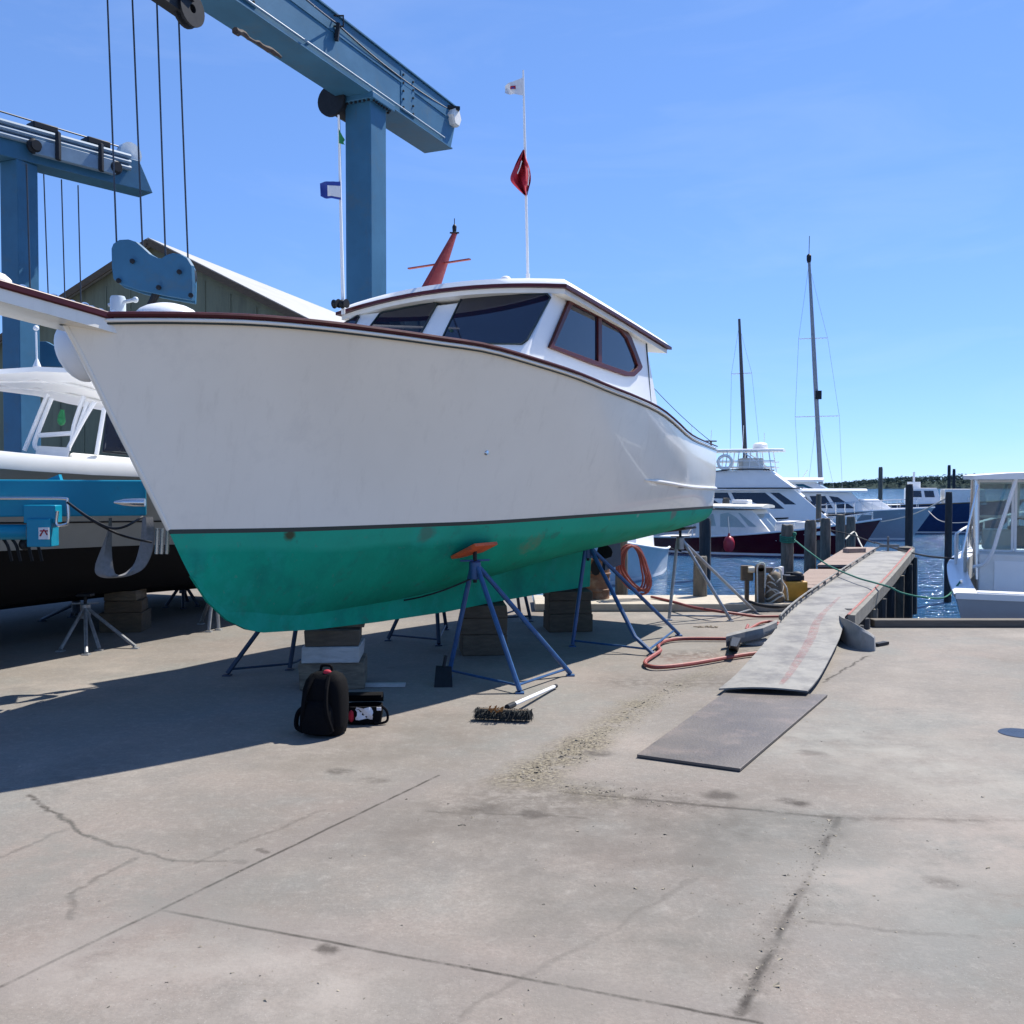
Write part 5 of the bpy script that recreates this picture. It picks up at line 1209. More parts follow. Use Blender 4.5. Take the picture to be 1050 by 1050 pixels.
piling(718, 571, 13.75, 14, 'stout dark piling right of the stern, on the edge of the yard', pilem, 0)
piling(723, 532, 26, 12, 'dark piling in the water behind the stern stand', pile_dark)
piling(637.5, 545, 14.1, 12.5, 'brown piling hung with the red hose coil', pilem, 0)
piling(807.5, 538.5, 17.5, 13, 'grey piling with a green rope tied on, behind the yellow box')
piling(831, 534, 20, 12, 'grey piling second to the right of the yellow box')
piling(846.5, 532, 24, 10.5, 'grey piling with a thin black line, at the near end of the farther plank dock')
piling(862, 528, 26, 9.5, 'grey piling halfway along the farther plank dock')
piling(872.5, 530, 28, 9, 'grey piling closest to the maroon bow')
piling(932.5, 497, 25, 7.5, 'slim black piling standing off the end of the pier', pile_dark)
piling(973, 505, 21, 7, 'black piling between the pier and the small white boat', pile_dark)
piling(903, 479, 70, 4.2, 'pale distant piling rising above the white yacht roof')
piling(973.3, 477, 75, 3.2, 'taller of two far pilings against the trees', pile_dark)
piling(978.3, 481, 78, 3.0, 'shorter of two far pilings against the trees', pile_dark)
piling(744.5, 511, 39.2, 7.5, 'brown piling in front of the flybridge boat windows, near the teal stern')
piling(839.5, 507, 34, 5.5, 'slim grey piling in front of the white foredeck')
# ------------------------------------------------------------------ things on the bulkhead
c = at(814, 609, 13.2); yb = thing('generator', (c.x, 13.2, .1), 'yellow box with a dark lid on the quay beside the gangway', 'pump box')
MB().box((c.x, 13.2, .235), (.29, .24, .26), .1).build('body', yellow, yb, bevel=.012)
m = MB().box((c.x - .02, 13.2, .41), (.25, .2, .07), .1); m.ball((c.x + .03, 13.17, .44), (.09, .07, .06), 12, 8); m.bar((c.x - .13, 13.15, .475), (c.x + .1, 13.18, .475), .02, .02); m.build('lid', black_steel, yb, bevel=.006)
m = MB(); c2 = at(779, 600, 13.0); o = thing('bollard', (c2.x, 13.0, .1), 'low dark timber bollard with a rounded head on the quay edge', 'bollard')
m.box((c2.x, 13.0, .33), (.10, .12, .46)); m.lathe((c2.x, 12.94, .56), [(.0, 0), (.05, 0), (.05, .12), (0, .12)], 16, V((0, 1, 0))); m.build('post', timber_dk, o, bevel=.004)
m = MB(); m.box((c2.x - .02, 13.08, .52), (.42, .05, .07)); m.build('cross_board', timber_dk, o)
m = MB(); m.tube(smooth_path([V((c2.x - .045, 12.93, .1)), V((c2.x - .05, 12.93, .4)), V((c2.x - .05, 12.93, .57)), V((c2.x, 12.92, .63)), V((c2.x + .05, 12.93, .58)), V((c2.x + .05, 12.93, .3))]), .011, 6); m.build('rope_loop', rope_wht, o)
c3 = at(767, 588, 13.0); o = thing('cable_box', (c3.x, 13.0, .1), 'small dark box with a yellowish fitting fixed beside the bollard', 'box')
MB().box((c3.x, 13.06, c3.z), (.15, .1, .2)).build('case', timber_dk, o, bevel=.004); MB().lathe((c3.x - .0, 13.0, c3.z + .05), [(0, 0), (.04, 0), (.045, .08), (0, .09)], 12, V((1, 0, 0))).build('fitting', tan, o)
MB().box((c3.x, 13.06, (c3.z - .1 + .1) / 2), (.05, .05, c3.z - .2)).build('leg', timber_dk, o)
c4 = at(794, 603, 13.05); o = thing('rope_stump', (c4.x, 13.05, .1), 'brown stump wrapped in tangled pale rope beside the yellow box', 'rope stump')
MB().lathe((c4.x, 13.05, .1), [(0, 0), (.12, 0), (.125, .1), (.115, .25), (.09, .36), (.05, .4), (0, .41)], 16).build('stump', timber, o)
rn = random.Random(9)
for i in range(7):
    r_ = .13; z0 = .14 + i * .045; ph = rn.random() * 6; m = MB()
    m.tube([V((c4.x + math.cos(a + ph) * (r_ - i * .006), 13.05 + math.sin(a + ph) * (r_ - i * .006), z0 + .05 * math.sin(a * 2 + ph))) for a in [2*PI*k/20 for k in range(21)]], .012, 6); m.build('rope_turn', rope_wht, o)
m = MB(); m.tube(smooth_path([V((c4.x - .05, 12.95, .50)), V((c4.x - .02, 12.92, .56)), V((c4.x + .05, 12.92, .53)), V((c4.x + .06, 12.9, .40)), V((c4.x + .12, 12.9, .3)), V((c4.x + .14, 12.9, .14))]), .011, 6); m.build('rope_end', rope_wht, o)
m = MB(); m.tube(smooth_path([gnd(768, 617, .11), gnd(783, 621, .11), gnd(800, 622, .11), gnd(818, 618, .11), gnd(826, 611, .11)]), .022, 8); tag(m.build('hose', rope_blk), 'black hose curving along the quay edge in front of the yellow box', 'hose')
m = MB(); c5 = at(801, 592, 13.6); m.lathe((c5.x, 13.6, .1), [(0, 0), (.035, 0), (.035, .42), (0, .43)], 10); tag(m.build('standpipe', white_rail), 'white pipe standing behind the yellow box', 'pipe')
# red hose coil on its pile
c6 = at(645, 583, 13.5); hc = thing('hose_coil', (c6.x, 13.5, .1), 'coil of red hose hung on the brown piling at the quay edge', 'hose coil')
rn = random.Random(6)
for i in range(7):
    m = MB(); cx, cz = c6.x + rn.uniform(-.05, .08), c6.z + rn.uniform(-.02, .03); rw, rh = rn.uniform(.09, .2), rn.uniform(.29, .35); ph = rn.uniform(-.1, .1)
    m.tube([V((cx + rw * math.sin(a) + ph * math.cos(a) * .5 + .1 * max(0, -math.cos(a)), 13.5 - .03 * i + .03 * math.sin(a * 2), max(.125, cz + rh * math.cos(a)))) for a in [2*PI*k/26 for k in range(27)]], .0135, 7, False); m.build('hose_turn', hose_m, hc)
def gz_(x, y, z=.03): return gnd(x, y, z)
m = MB(); m.tube(smooth_path([gz_(668, 612, .125), gz_(690, 617, .115), gz_(712, 623, .115), gz_(738, 627, .115), gz_(760, 630, .07), gz_(776, 632, .03), gz_(800, 632, .03)], 6), .018, 8)
tag(m.build('hose', hose_m), 'red hose trailing from the coil along the quay to the gangway', 'hose')
m = MB(); m.tube(smooth_path([gz_(786, 669), gz_(760, 672), gz_(710, 680.5), gz_(678, 684), gz_(664, 682.5), gz_(662, 678), gz_(672, 671), gz_(677, 667), gz_(675, 662), gz_(682, 657.5), gz_(700, 655), gz_(747, 655)], 6), .0195, 8)
rh = tag(m.build('hose', hose_m), 'thick red hose lying in a loop on the concrete left of the gangway', 'hose')
MB().tube([gz_(784, 669), gz_(789, 669.5)], .024, 8).build('coupling', black_steel, rh)
m = MB(); m.tube(smooth_path([gz_(767, 641), gz_(766, 646), gz_(779, 639), gz_(790, 637.5), gz_(799, 640, .06), gz_(785, 644), gz_(770, 648.5)], 6), .017, 8); tag(m.build('hose', hose_m), 'short kinked red hose lying against the gangway edge', 'hose')
# bent pale beam and broken lump
m = MB(); P = [gz_(745, 657, .08), gz_(765, 652, .1), gz_(783, 648, .13), gz_(797, 642, .16)]
for a, b in zip(P[:-1], P[1:]): m.bar(a, b + (b - a) * .02, .14, .03)
bb = MB().grid([[p + V((-.02, -.07, .0)) for p in P], [p + V((-.02, -.06, .05)) for p in P], [p + V((.02, .08, .06)) for p in P], [p + V((.02, .09, 0)) for p in P]]); 
bb.grid([[p + V((-.02, -.07, -.05)) for p in P], [p + V((-.02, -.07, .0)) for p in P]])
tag(bb.build('bent_sheet', alu, smooth=0), 'bent strip of pale metal propped beside the gangway', 'metal strip')
m = MB(); m.hexa([gz_(747, 666, 0), gz_(757, 668, 0), gz_(760, 657, 0), gz_(748, 656, 0), gz_(748, 662, .14), gz_(756, 663, .14), gz_(760, 654, .12), gz_(750, 653, .12)]); tag(m.build('rubber_block', black_steel, bevel=.01), 'dark block wedged under the near end of the bent metal strip', 'block')
m = MB(); rn = random.Random(3); c = gz_(772, 660, .0); m.ball(c, (.2, .13, .07), 12, 8)
m.v = [p + V((rn.uniform(-.02, .02), rn.uniform(-.02, .02), rn.uniform(-.012, .012))) for p in m.v]; tag(m.build('rubble', timber_lt, smooth=30), 'grey lump of broken concrete between the hose loop and gangway', 'rubble')
m = MB(); c = gz_(724, 643, .0)
for i in range(14): 
    q = c + V((rn.uniform(-.14, .14), rn.uniform(-.07, .07), 0)); m.ball(q, (rn.uniform(.015, .04), rn.uniform(.015, .03), .012), 6, 4)
tag(m.build('bark_litter', timber, smooth=0), 'small heap of brown litter on the concrete near the grey stand', 'litter', kind='stuff')
# rusty drum
c = gnd(611, 623); dr = thing('oil_drum', (c.x, c.y + .25, 0), 'rusty steel drum standing behind the rear keel blocks', 'drum')
MB().lathe((c.x, c.y + .25, 0), [(0, 0), (.21, 0), (.215, .02), (.205, .04), (.21, .2), (.225, .21), (.225, .23), (.21, .24), (.21, .42), (.225, .43), (.225, .45), (.21, .46), (.205, .63), (.215, .65), (.2, .66), (.19, .64), (0, .64)], 26).build('shell', rust, dr)
# curved steel kerb end on the right of the gangway
bot = [gnd(*p) for p in ((861, 652), (864, 658), (872, 663), (884, 666.5), (897, 668))]; topz = [.22, .25, .26, .22, .15]
bot = smooth_path(bot, 4); n_ = len(bot); tz = [interp([(i / 4, z) for i, z in enumerate(topz)], k / (n_ - 1)) for k in range(n_)]
m = MB(); th = V((.03, .05, 0))
r_ = [[p for p in bot], [p + V((0, .02, z * .85)) for p, z in zip(bot, tz)], [p + V((.01, .05, z)) for p, z in zip(bot, tz)], [p + th + V((0, .02, z * .9)) for p, z in zip(bot, tz)], [p + th for p in bot]]
m.grid(r_); m.add([r[0] for r in r_] + [r[-1] for r in r_], [tuple(range(5)), tuple(range(5, 10))])
ke = thing('kerb_end', bot[0], 'curved grey steel kerb end standing right of the gangway foot', 'kerb end'); m.build('plate', mat('grey_cast_plate', (.31, .30, .28), .75, var=.2, scale=8, bump=.3), ke, smooth=40, bevel=.004)
MB().box(gnd(881, 650) + V((0, .3, .12)), (.09, .12, .24)).build('stop_block', pile_dark, ke, bevel=.006)
MB().bar(gnd(898, 663) + V((0, 0, .02)), gnd(909, 661) + V((0, 0, .02)), .06, .03).build('anchor_strap', black_steel, ke)
# quay kerb timber at the right
kt = MB().box((8.2, 11.46, .045), (8.0, .17, .085)); tag(kt.build('kerb_timber', mat('quay_timber', (.12, .105, .085), .9, var=.3, scale=5, stretch=(.5, 4, 4), bump=.4), bevel=.01), 'long grey timber kerb along the quay edge at the right', 'kerb')
# ------------------------------------------------------------------ generic moored boats
class Boat:
    def __init__(s, name, stern, bow, label, cat='boat', group=None):
        st_ = V((stern[0], stern[1], WATER)); bw_ = V((bow[0], bow[1], WATER)); s.o = st_; s.L = (bw_ - st_).length; s.d = (bw_ - st_).normalized(); s.p = V((-s.d.y, s.d.x, 0))
        s.root = thing(name, st_, label, cat, group)
    def W(s, x, y, z): return s.o + s.d * x + s.p * y + V((0, 0, z))
    def hull(s, B, zs, zb, m, flare=.82, rake=.9, sag_=.0, trim=None, draft=.35, full=1.7, rail=None, tw=.9, bottom=None):
        s.B = B; s.zs = zs; s.zb = zb
        L = s.L; N_ = 22; rows = []; rb = []; s.sheer = []
        for i in range(N_ + 1):
            t = i / N_; hb = B / 2 * (tw + (1 - tw) * math.sin(min(1, t / .45) * PI / 2)) * (1 - max(0, (t - .35) / .65) ** full * 1.0)
            hb = max(hb, .012); z = lerp(zs, zb, t ** 1.8) - sag_ * math.sin(PI * t)
            hw_ = hb * lerp(.93, flare * .55, max(0, t - .3) / .7); xw = t * (L - rake)
            r = []
            for j in range(6):
                v = j / 5; b_ = -.10 * hb * 4 * v * (1 - v) * t
                r.append((lerp(xw, t * L, v), lerp(hw_, hb, v) + b_, lerp(0, z, v)))
            rows.append(r); s.sheer.append((t * L, hb, z))
            rb.append([(xw, hw_, 0), (xw * .99, hw_ * .55, -draft * .7), (xw * .98, 0.0, -draft)])
        mt_ = MB(); mb2 = MB()
        for sg in (1, -1):
            mt_.grid([[s.W(x, y * sg, z) for x, y, z in r] for r in rows]); mb2.grid([[s.W(x, y * sg, z) for x, y, z in r] for r in rb])
        mt_.add([s.W(x, y, z) for x, y, z in rows[0]] + [s.W(x, -y, z) for x, y, z in reversed(rows[0])], [tuple(range(12))])
        h = mt_.build('hull', m, s.root, smooth=50); mb2.build('hull_bottom', bottom or blackbtm, s.root)
        dk = MB().grid([[s.W(x, y * k_ * .97, z - .02 + .04 * (1 - k_ * k_)) for k_ in (-1, -.5, 0, .5, 1)] for x, y, z in s.sheer]); dk.build('deck', white, s.root)
        if trim:
            q = MB()
            for sg in (1, -1): q.tube([s.W(x, (y + .015) * sg, z) for x, y, z in s.sheer], .035, 6)
            q.build('gunwale_trim', trim, s.root)
        wl_ = MB()
        for sg in (1, -1): wl_.grid([[s.W(r[0][0] + .003, (r[0][1] + .006) * sg, .02) for r in rows], [s.W(lerp(r[0][0], r[1][0], .5) + .003, (lerp(r[0][1], r[1][1], .5) + .006) * sg, .10) for r in rows]])
        wl_.build('waterline_band', white, s.root)
        return h
    def sh(s, x):
        for a, b in zip(s.sheer, s.sheer[1:]):
            if a[0] <= x <= b[0]: f = (x - a[0]) / (b[0] - a[0]); return lerp(a[1], b[1], f), lerp(a[2], b[2], f)
        return s.sheer[-1][1], s.sheer[-1][2]
    def house(s, name, x0, x1, w0, w1, z0, z1, rf, ra, m, tin=.9, wins=(), fw=(), glass=None, nosplit=False, crown=.05):
        """x0 aft, x1 front at the foot; rf / ra rake of front / aft; side windows wins = list of uv polygons"""
        b = [s.W(x0, w0, z0), s.W(x1, w1, z0), s.W(x1, -w1, z0), s.W(x0, -w0, z0)]
        t = [s.W(x0 + ra, w0 * tin, z1), s.W(x1 - rf, w1 * tin, z1), s.W(x1 - rf, -w1 * tin, z1), s.W(x0 + ra, -w0 * tin, z1)]
        o = MB().hexa(b + t).build(name, m, s.root, smooth=0, bevel=.02)
        for q in ((b[0], b[1], t[1], t[0]), (b[2], b[3], t[3], t[2])):
            flip = q[0] == b[0]
            for uv in wins:
                qq = q if not flip else (q[1], q[0], q[3], q[2])
                uu = [(1 - u, v) for u, v in uv][::-1] if flip else [(1-u, v) for u, v in uv][::-1]
                qq2 = (b[1], b[0], t[0], t[1]) if flip else (b[3], b[2], t[2], t[3])
                if flip: panel_m = panel(MB(), qq2, [(1 - u, v) for u, v in uv], .012, .02)
                else: panel_m = panel(MB(), qq2, uv, .012, .02)
                panel_m.build('window', glass or dark_glass, o, smooth=0)
        for uv in fw: panel(MB(), (b[2], b[1], t[1], t[2]), uv, .012, .02).build('window', glass or dark_glass, o, smooth=0)
        return o
    def slab(s, name, x0, x1, w0, w1, z, th, m, crown=.06, parent=None, z1=None, n=10):
        z1 = z if z1 is None else z1; up = []; lo = []
        for i in range(n + 1):
            f = i / n; x = lerp(x0, x1, f); w_ = lerp(w0, w1, f) * (1 - .35 * max(0, (f - .85) / .15) ** 2 - .12 * max(0, (.1 - f) / .1) ** 2)
            up.append([s.W(x, w_ * k_, lerp(z, z1, f) + th + crown * (1 - k_ * k_)) for k_ in (-1, -.6, 0, .6, 1)]); lo.append([s.W(x, w_ * k_, lerp(z, z1, f)) for k_ in (-1, -.6, 0, .6, 1)])
        mb = MB().grid(up).grid(lo); a = [r[0] for r in up]; b = [r[0] for r in lo]; mb.grid([a, b]); mb.grid([[r[-1] for r in up], [r[-1] for r in lo]]); mb.grid([up[0], lo[0]]); mb.grid([up[-1], lo[-1]])
        return mb.build(name, m, parent or s.root, smooth=40)
    def rail(s, x0, x1, h, m=chrome, r=.014, n=8, inset=.06, name='bow_rail', y_only=None):
        o = None
        for sg in ((1, -1) if y_only is None else (y_only,)):
            q = MB(); pts = []
            for i in range(n + 1):
                x = lerp(x0, x1, i / n); y, z = s.sh(x); y = max(0, y - inset); pts.append(s.W(x, y * sg, z + h)); q.cyl(s.W(x, y * sg, z), s.W(x, y * sg, z + h), r * .8, 6)
            q.tube(pts, r, 6); o = q.build(name, m, s.root)
        return o
# 1. maroon picnic boat
b = Boat('picnic_boat', (5.9, 37.6), (12.45, 33.2), 'maroon hulled motor boat with a cream hard top moored behind the pilings', group=None)
b.hull(2.5, .58, 1.36, maroon2, trim=white, rake=.8, flare=.8)
b.house('cabin', 1.6, 4.6, 1.0, .85, .55, 1.62, .95, .0, offwhite, wins=[rect(.08, .30, .45, .85), [(.36, .42), (.72, .42), (.66, .75), (.56, .9), (.42, .85)], [(.77, .45), (.88, .45), (.76, .9), (.73, .9)]], fw=[rect(.08, .48, .2, .85), rect(.52, .92, .2, .85)], glass=clear_glass)
b.house('trunk', 4.5, 6.5, .85, .55, .78, 1.22, .5, 0, offwhite)
ht_ = b.slab('hard_top', 1.2, 4.0, 1.15, 1.0, 1.68, .07, mat('cream_top', (.72, .68, .58), .45), .07)
m = MB(); m.box(b.W(3.0, 0, 1.88), (.62, .5, .18), math.atan2(b.d.y, b.d.x)); m.build('radar_box', white, ht_, bevel=.05)
m = MB()
for sg in (1, -1): m.cyl(b.W(1.5, sg * 1.0, .6), b.W(1.5, sg * 1.05, 1.7), .025, 6)
m.build('top_posts', white_rail, ht_)
m = MB(); m.tube(smooth_path([b.W(.4, 1.1, .6), b.W(.6, 1.1, .85), b.W(1.2, 1.1, 1.2), b.W(1.5, 1.1, 1.6)]), .02, 6); m.build('grab_rail', chrome, b.root)
b.rail(4.6, 7.6, .28, n=5)
c = at(747.5, 558, 34.0); fe_ = thing('boat_fender', c + V((0, 0, .6)), 'red fender hanging on the side of the maroon boat', 'fender')
MB().lathe(c - V((0, 0, .28)), [(0, 0), (.12, .03), (.19, .15), (.2, .35), (.14, .5), (.05, .56), (.03, .66), (0, .66)], 14).build('float', redfender, fe_); MB().tube([c + V((0, 0, .35)), c + V((0, .2, .95))], .02, 6).build('lanyard', rope_wht, fe_)
# 2. flybridge sport boat
b = Boat('flybridge_boat', (5.6, 43.5), (14.4, 40.4), 'white sport fishing boat with an open flybridge behind the maroon boat')
b.hull(3.4, .95, 1.35, white, trim=black_steel, rake=1.1)
ho = b.house('saloon', 1.7, 8.3, 1.45, 1.1, .9, 2.3, 1.6, .1, white, wins=[rect(.10, .26, .45, .92), rect(.29, .44, .45, .92), [(.47, .45), (.78, .45), (.74, .92), (.47, .92)], [(.81, .58), (.89, .58), (.85, .92), (.78, .92)]], fw=[rect(.06, .33, .3, .8), rect(.36, .64, .3, .8), rect(.67, .94, .3, .8)])
fbh = b.house('flybridge', 1.6, 6.7, 1.4, 1.2, 2.36, 3.1, 1.0, .25, white, tin=.93)
m = MB()
for sg in (1, -1):
    m.tube(smooth_path([b.W(1.6, sg * 1.42, 2.62), b.W(3.0, sg * 1.40, 3.0), b.W(4.4, sg * 1.33, 3.15), b.W(5.7, sg * 1.22, 3.15)]), .028, 6); m.tube([b.W(1.6, sg * 1.46, 2.36), b.W(6.9, sg * 1.26, 2.38)], .03, 6)
m.build('black_trim', black_steel, fbh)
b.slab('saloon_roof', 1.4, 6.9, 1.55, 1.2, 2.29, .06, white, .03)
tp = b.slab('hard_top', 1.8, 6.2, 1.35, 1.2, 3.92, .06, white, .06)
m = MB(); rn = random.Random(1)
for sg in (1, -1):
    for i in range(9):
        x = lerp(2.0, 5.8, i / 8); m.cyl(b.W(x, sg * 1.25, 3.0), b.W(x + (.1 if i < 7 else -.15), sg * 1.22, 3.95), .022, 5)
    for z in (3.25, 3.5): m.tube([b.W(2.0, sg * 1.26, z), b.W(5.9, sg * 1.24, z)], .022, 5)
    m.tube([b.W(4.6, sg * 1.25, 3.9), b.W(5.7, sg * 1.2, 3.05)], .025, 5); m.tube([b.W(2.2, sg * 1.25, 3.9), b.W(3.2, sg * 1.2, 3.05)], .025, 5)
for x in (2.0, 3.2, 4.4): m.tube([b.W(x, -1.25, 3.5), b.W(x, 1.25, 3.5)], .018, 5)
m.build('tower_pipework', white_rail, tp)
MB().tube([b.W(3.9 + .28 * math.cos(a), -1.28, 3.45 + .28 * math.sin(a)) for a in [2*PI*k/20 for k in range(21)]], .06, 8, False).build('life_ring', white, tp)
m = MB(); m.lathe(b.W(5.2, .1, 4.03), [(.3, 0), (.32, .05), (.3, .2), (.2, .27), (0, .3)], 16); m.cyl(b.W(5.4, -.3, 4.0), b.W(5.4, -.3, 4.7), .012, 5); m.build('radar_dome', white, tp)
for sx, sy in ((3.2, -.6), (4.4, .6), (2.2, .4)): MB().cyl(b.W(sx, sy, 4.0), b.W(sx + .05, sy, 4.7 + .2 * sx % .5), .012, 5).build('antenna', white_rail, tp)
MB().box(b.W(4.8, .2, 3.3), (.9, .8, .7)).build('helm_console', offwhite, tp, bevel=.05)
b.rail(7.2, 9.0, .45, n=5)
# 3. blue-windowed motor yacht
b = Boat('motor_yacht', (10.0, 52.5), (18.6, 49.5), 'white motor yacht with turquoise windscreen behind the flybridge boat')
b.hull(3.6, 1.2, 1.7, white, rake=1.2)
b.house('saloon', 2.2, 6.6, 1.5, 1.2, 1.3, 2.0, .4, 0, white)
b.house('wheelhouse', 3.2, 7.1, 1.4, 1.1, 1.98, 2.66, 1.2, .1, white, wins=[rect(.08, .3, .2, .85), rect(.34, .56, .2, .85), [(.6, .2), (.86, .2), (.74, .85), (.6, .85)]], fw=[rect(.05, .48, .15, .9), rect(.52, .95, .15, .9)], glass=blue_glass)
b.slab('roof', 3.0, 6.3, 1.5, 1.2, 2.68, .09, white, .12)
m = MB()
m.tube([b.W(5.2, .4, 2.8), b.W(5.5, .4, 3.3)], .02, 5); m.build('antenna', white_rail, b.root)
# 4. grey-hulled cabin yacht
b = Boat('cabin_yacht', (8.6, 47.5), (19.1, 44.5), 'long pale grey motor yacht with white deckhouse and bow pointing right')
b.hull(3.4, 1.15, 1.5, greyhull, trim=white, rake=1.0, full=2.2, flare=.9)
b.house('deckhouse', 3.2, 8.2, 1.35, 1.1, 1.15, 2.16, .9, 0, white, wins=[rect(.08, .27, .3, .85), rect(.31, .5, .3, .85), rect(.54, .70, .3, .85), [(.74, .3), (.90, .3), (.82, .8), (.74, .85)]], fw=[rect(.05, .48, .3, .9), rect(.52, .95, .3, .9)])
b.slab('roof', 2.6, 8.0, 1.5, 1.2, 2.18, .08, white, .08)
b.house('trunk', 7.2, 9.4, 1.0, .6, 1.2, 1.85, .9, .5, white, wins=[rect(.28, .5, .45, .85), rect(.54, .72, .4, .8)])
b.rail(6.2, 10.2, .42, n=10)
# 5. navy boat farther right
b = Boat('navy_boat', (14.5, 54.0), (26.3, 50.5), 'navy blue hulled boat with small white wheelhouse, far right beyond the black pilings')
b.hull(3.6, 1.35, 1.75, navyhull, rake=1.3, full=2.0, trim=timber_dk)
b.house('wheelhouse', 6.6, 8.3, .9, .8, 1.4, 2.35, .25, 0, white, wins=[rect(.15, .45, .5, .85), rect(.55, .85, .5, .85)], fw=[rect(.1, .9, .5, .85)])
b.house('deck_box', 8.4, 10.4, .9, .8, 1.5, 2.3, .1, .0, offwhite)
m = MB(); m.cyl(b.W(7.0, 0, 2.35), b.W(7.0, 0, 3.2), .06, 8); m.box(b.W(7.0, 0, 2.5), (.5, .5, .35)); m.build('mast', white, b.root)
b.rail(9.5, 11.4, .3, n=4)
# 6. white launch close to the quay
b = Boat('launch', (3.55, 29.3), (1.75, 23.3), 'white launch moored bow-in at the quay, seen under the stern of the big boat')
b.hull(2.5, .68, 1.28, palehull, trim=white, rake=.6, full=2.2)
b.house('cabin', 1.0, 3.6, .85, .75, .6, 1.75, .5, .0, white, wins=[rect(.2, .45, .5, .85), rect(.55, .8, .5, .85)])
MB().bar(b.W(-.02, 1.0, .3), b.W(-.02, -1.0, .3), .05, .08).build('transom_step', timber_dk, b.root)
m = MB(); m.tube(sag(b.W(.3, 1.2, .68), at(727, 566, 26), .1), .012, 6); tag(m.build('mooring_line', rope_blk), 'dark mooring line from the white launch to the piling behind the stern stand', 'rope')
# 7. sailing boats, mostly hidden
def sailboat(px_b, Y, pts_top, label, spreads, extra=None, m_=spar):
    base = at(px_b, 500, Y)
    b = Boat('sailing_boat', (base.x - 4.6, Y + 2.2), (base.x + 5.2, Y - 2.2), label, group='moored sailing boats')
    b.hull(3.0, .95, 1.25, white, rake=1.4, full=2.0)
    b.house('coachroof', 3.0, 6.4, .95, .7, .95, 1.4, .5, .1, white, wins=[rect(.2, .4, .35, .75), rect(.55, .75, .35, .75)])
    x = V((base.x, Y, 0)); foot = V((base.x, Y, WATER + 1.2)); top = at(*pts_top, Y)
    ms_ = MB().tube([foot, foot.lerp(top, .6), top], [.14, .125, .075], 10).build('mast', m_, b.root)
    MB().tube([foot + V((0, 0, .9)), b.W(.8, 0, 2.2)], .08, 8).build('boom', m_, b.root)
    px_dir = b.p; tips = []
    for y_, hl in spreads:
        f = (at(px_b, y_, Y).z - foot.z) / (top.z - foot.z); c = foot.lerp(top, f); MB().tube([c - V((hl, 0, .03)), c, c + V((hl, 0, .03))], .03, 6).build('spreader', white_rail, ms_); tips.append((c, hl))
    for sg in (-1, 1):
        q = MB(); pts = [top - V((0, 0, .4))] + [c + V((sg * hl, 0, 0)) for c, hl in tips] + [foot + V((sg * 1.25, 0, -.2))]
        q.tube(pts, .009, 4); q.build('shroud', stay_m, ms_)
        MB().tube([tips[-1][0] + V((0, 0, .2)), foot + V((sg * 1.0, 0, -.2))], .008, 4).build('lower_shroud', stay_m, ms_)
    pass
    if extra: 
        MB().tube([top, top + V((.02, 0, extra))], .02, 5).build('masthead_aerial', black_steel, ms_); MB().lathe(top, [(.1, -.3), (.14, -.15), (.14, .1), (.06, .2), (0, .2)], 8).build('masthead_fitting', black_steel, ms_)
    return b
sailboat(766.5, 60, (758, 327), 'sailing boat with the shorter dark mast above the flybridge boat', [(383, .62), (462, .9)], m_=mat('dark_spar', (.06, .055, .06), .5))
b = sailboat(843, 58, (829.5, 264), 'sailing boat with the tallest grey mast and two spreaders', [(347, .85), (427, 1.3)], 1.25)
MB().box(at(839, 405, 57.9), (.35, .2, .5)).build('radar_bracket', black_steel, b.root)
# 8. small white boat at the right edge with hard top
Hd = V((.40, .917, 0)).normalized(); Rt = V((.917, -.40, 0)).normalized()
cs = V((5.72, 12.62, 0)) + Rt * 1.28
b = Boat('hardtop_boat', (cs.x, cs.y), (cs.x + Hd.x * 6.6, cs.y + Hd.y * 6.6), 'small white fishing boat with a pipe-framed hard top at the right edge')
L = b.L
hl = MB(); rows = []; N_ = 18; sh_ = []
for i in range(N_ + 1):
    t = i / N_; hb = 1.28 * (1 + .06 * math.sin(min(1, t / .4) * PI / 2)) * (1 - max(0, (t - .4) / .6) ** 2.2); hb = max(hb, .02)
    z = lerp(1.11, 1.62, t ** 1.4); x = t * L; sh_.append((x, hb, z))
    rows.append([(x * .93, hb * lerp(.86, .5, t), -.1), (x * .95, hb * lerp(.9, .66, t), .35), (x * .98, hb * lerp(.96, .84, t), z * .7), (x, hb, z - .09), (x, hb + .02, z - .05)])
b.sheer = sh_
for sg in (1, -1): hl.grid([[b.W(x, y * sg, z) for x, y, z in r] for r in rows])
hl.add([b.W(x, y, z) for x, y, z in rows[0]] + [b.W(x, -y, z) for x, y, z in reversed(rows[0])], [tuple(range(10))])
hl.build('hull', mat('grey_white_hull', (.30, .32, .34), .3, var=.04, coat=.2), b.root, smooth=45)
q = MB()
for sg in (1, -1): 
    q.grid([[b.W(x, (y + .03) * sg, z - .06) for x, y, z in sh_], [b.W(x, (y + .035) * sg, z - .01) for x, y, z in sh_], [b.W(x, (y - .0) * sg, z + .01) for x, y, z in sh_], [b.W(x, max(0, y - .24) * sg, z + .012) for x, y, z in sh_], [b.W(x, max(0, y - .25) * sg, z - .35) for x, y, z in sh_]])
q.hexa([b.W(-.01, 1.3, 1.04), b.W(.26, 1.3, 1.04), b.W(.26, -1.3, 1.04), b.W(-.01, -1.3, 1.04), b.W(-.01, 1.3, 1.118), b.W(.26, 1.3, 1.118), b.W(.26, -1.3, 1.118), b.W(-.01, -1.3, 1.118)])
q.build('gunwale', white, b.root, smooth=30)
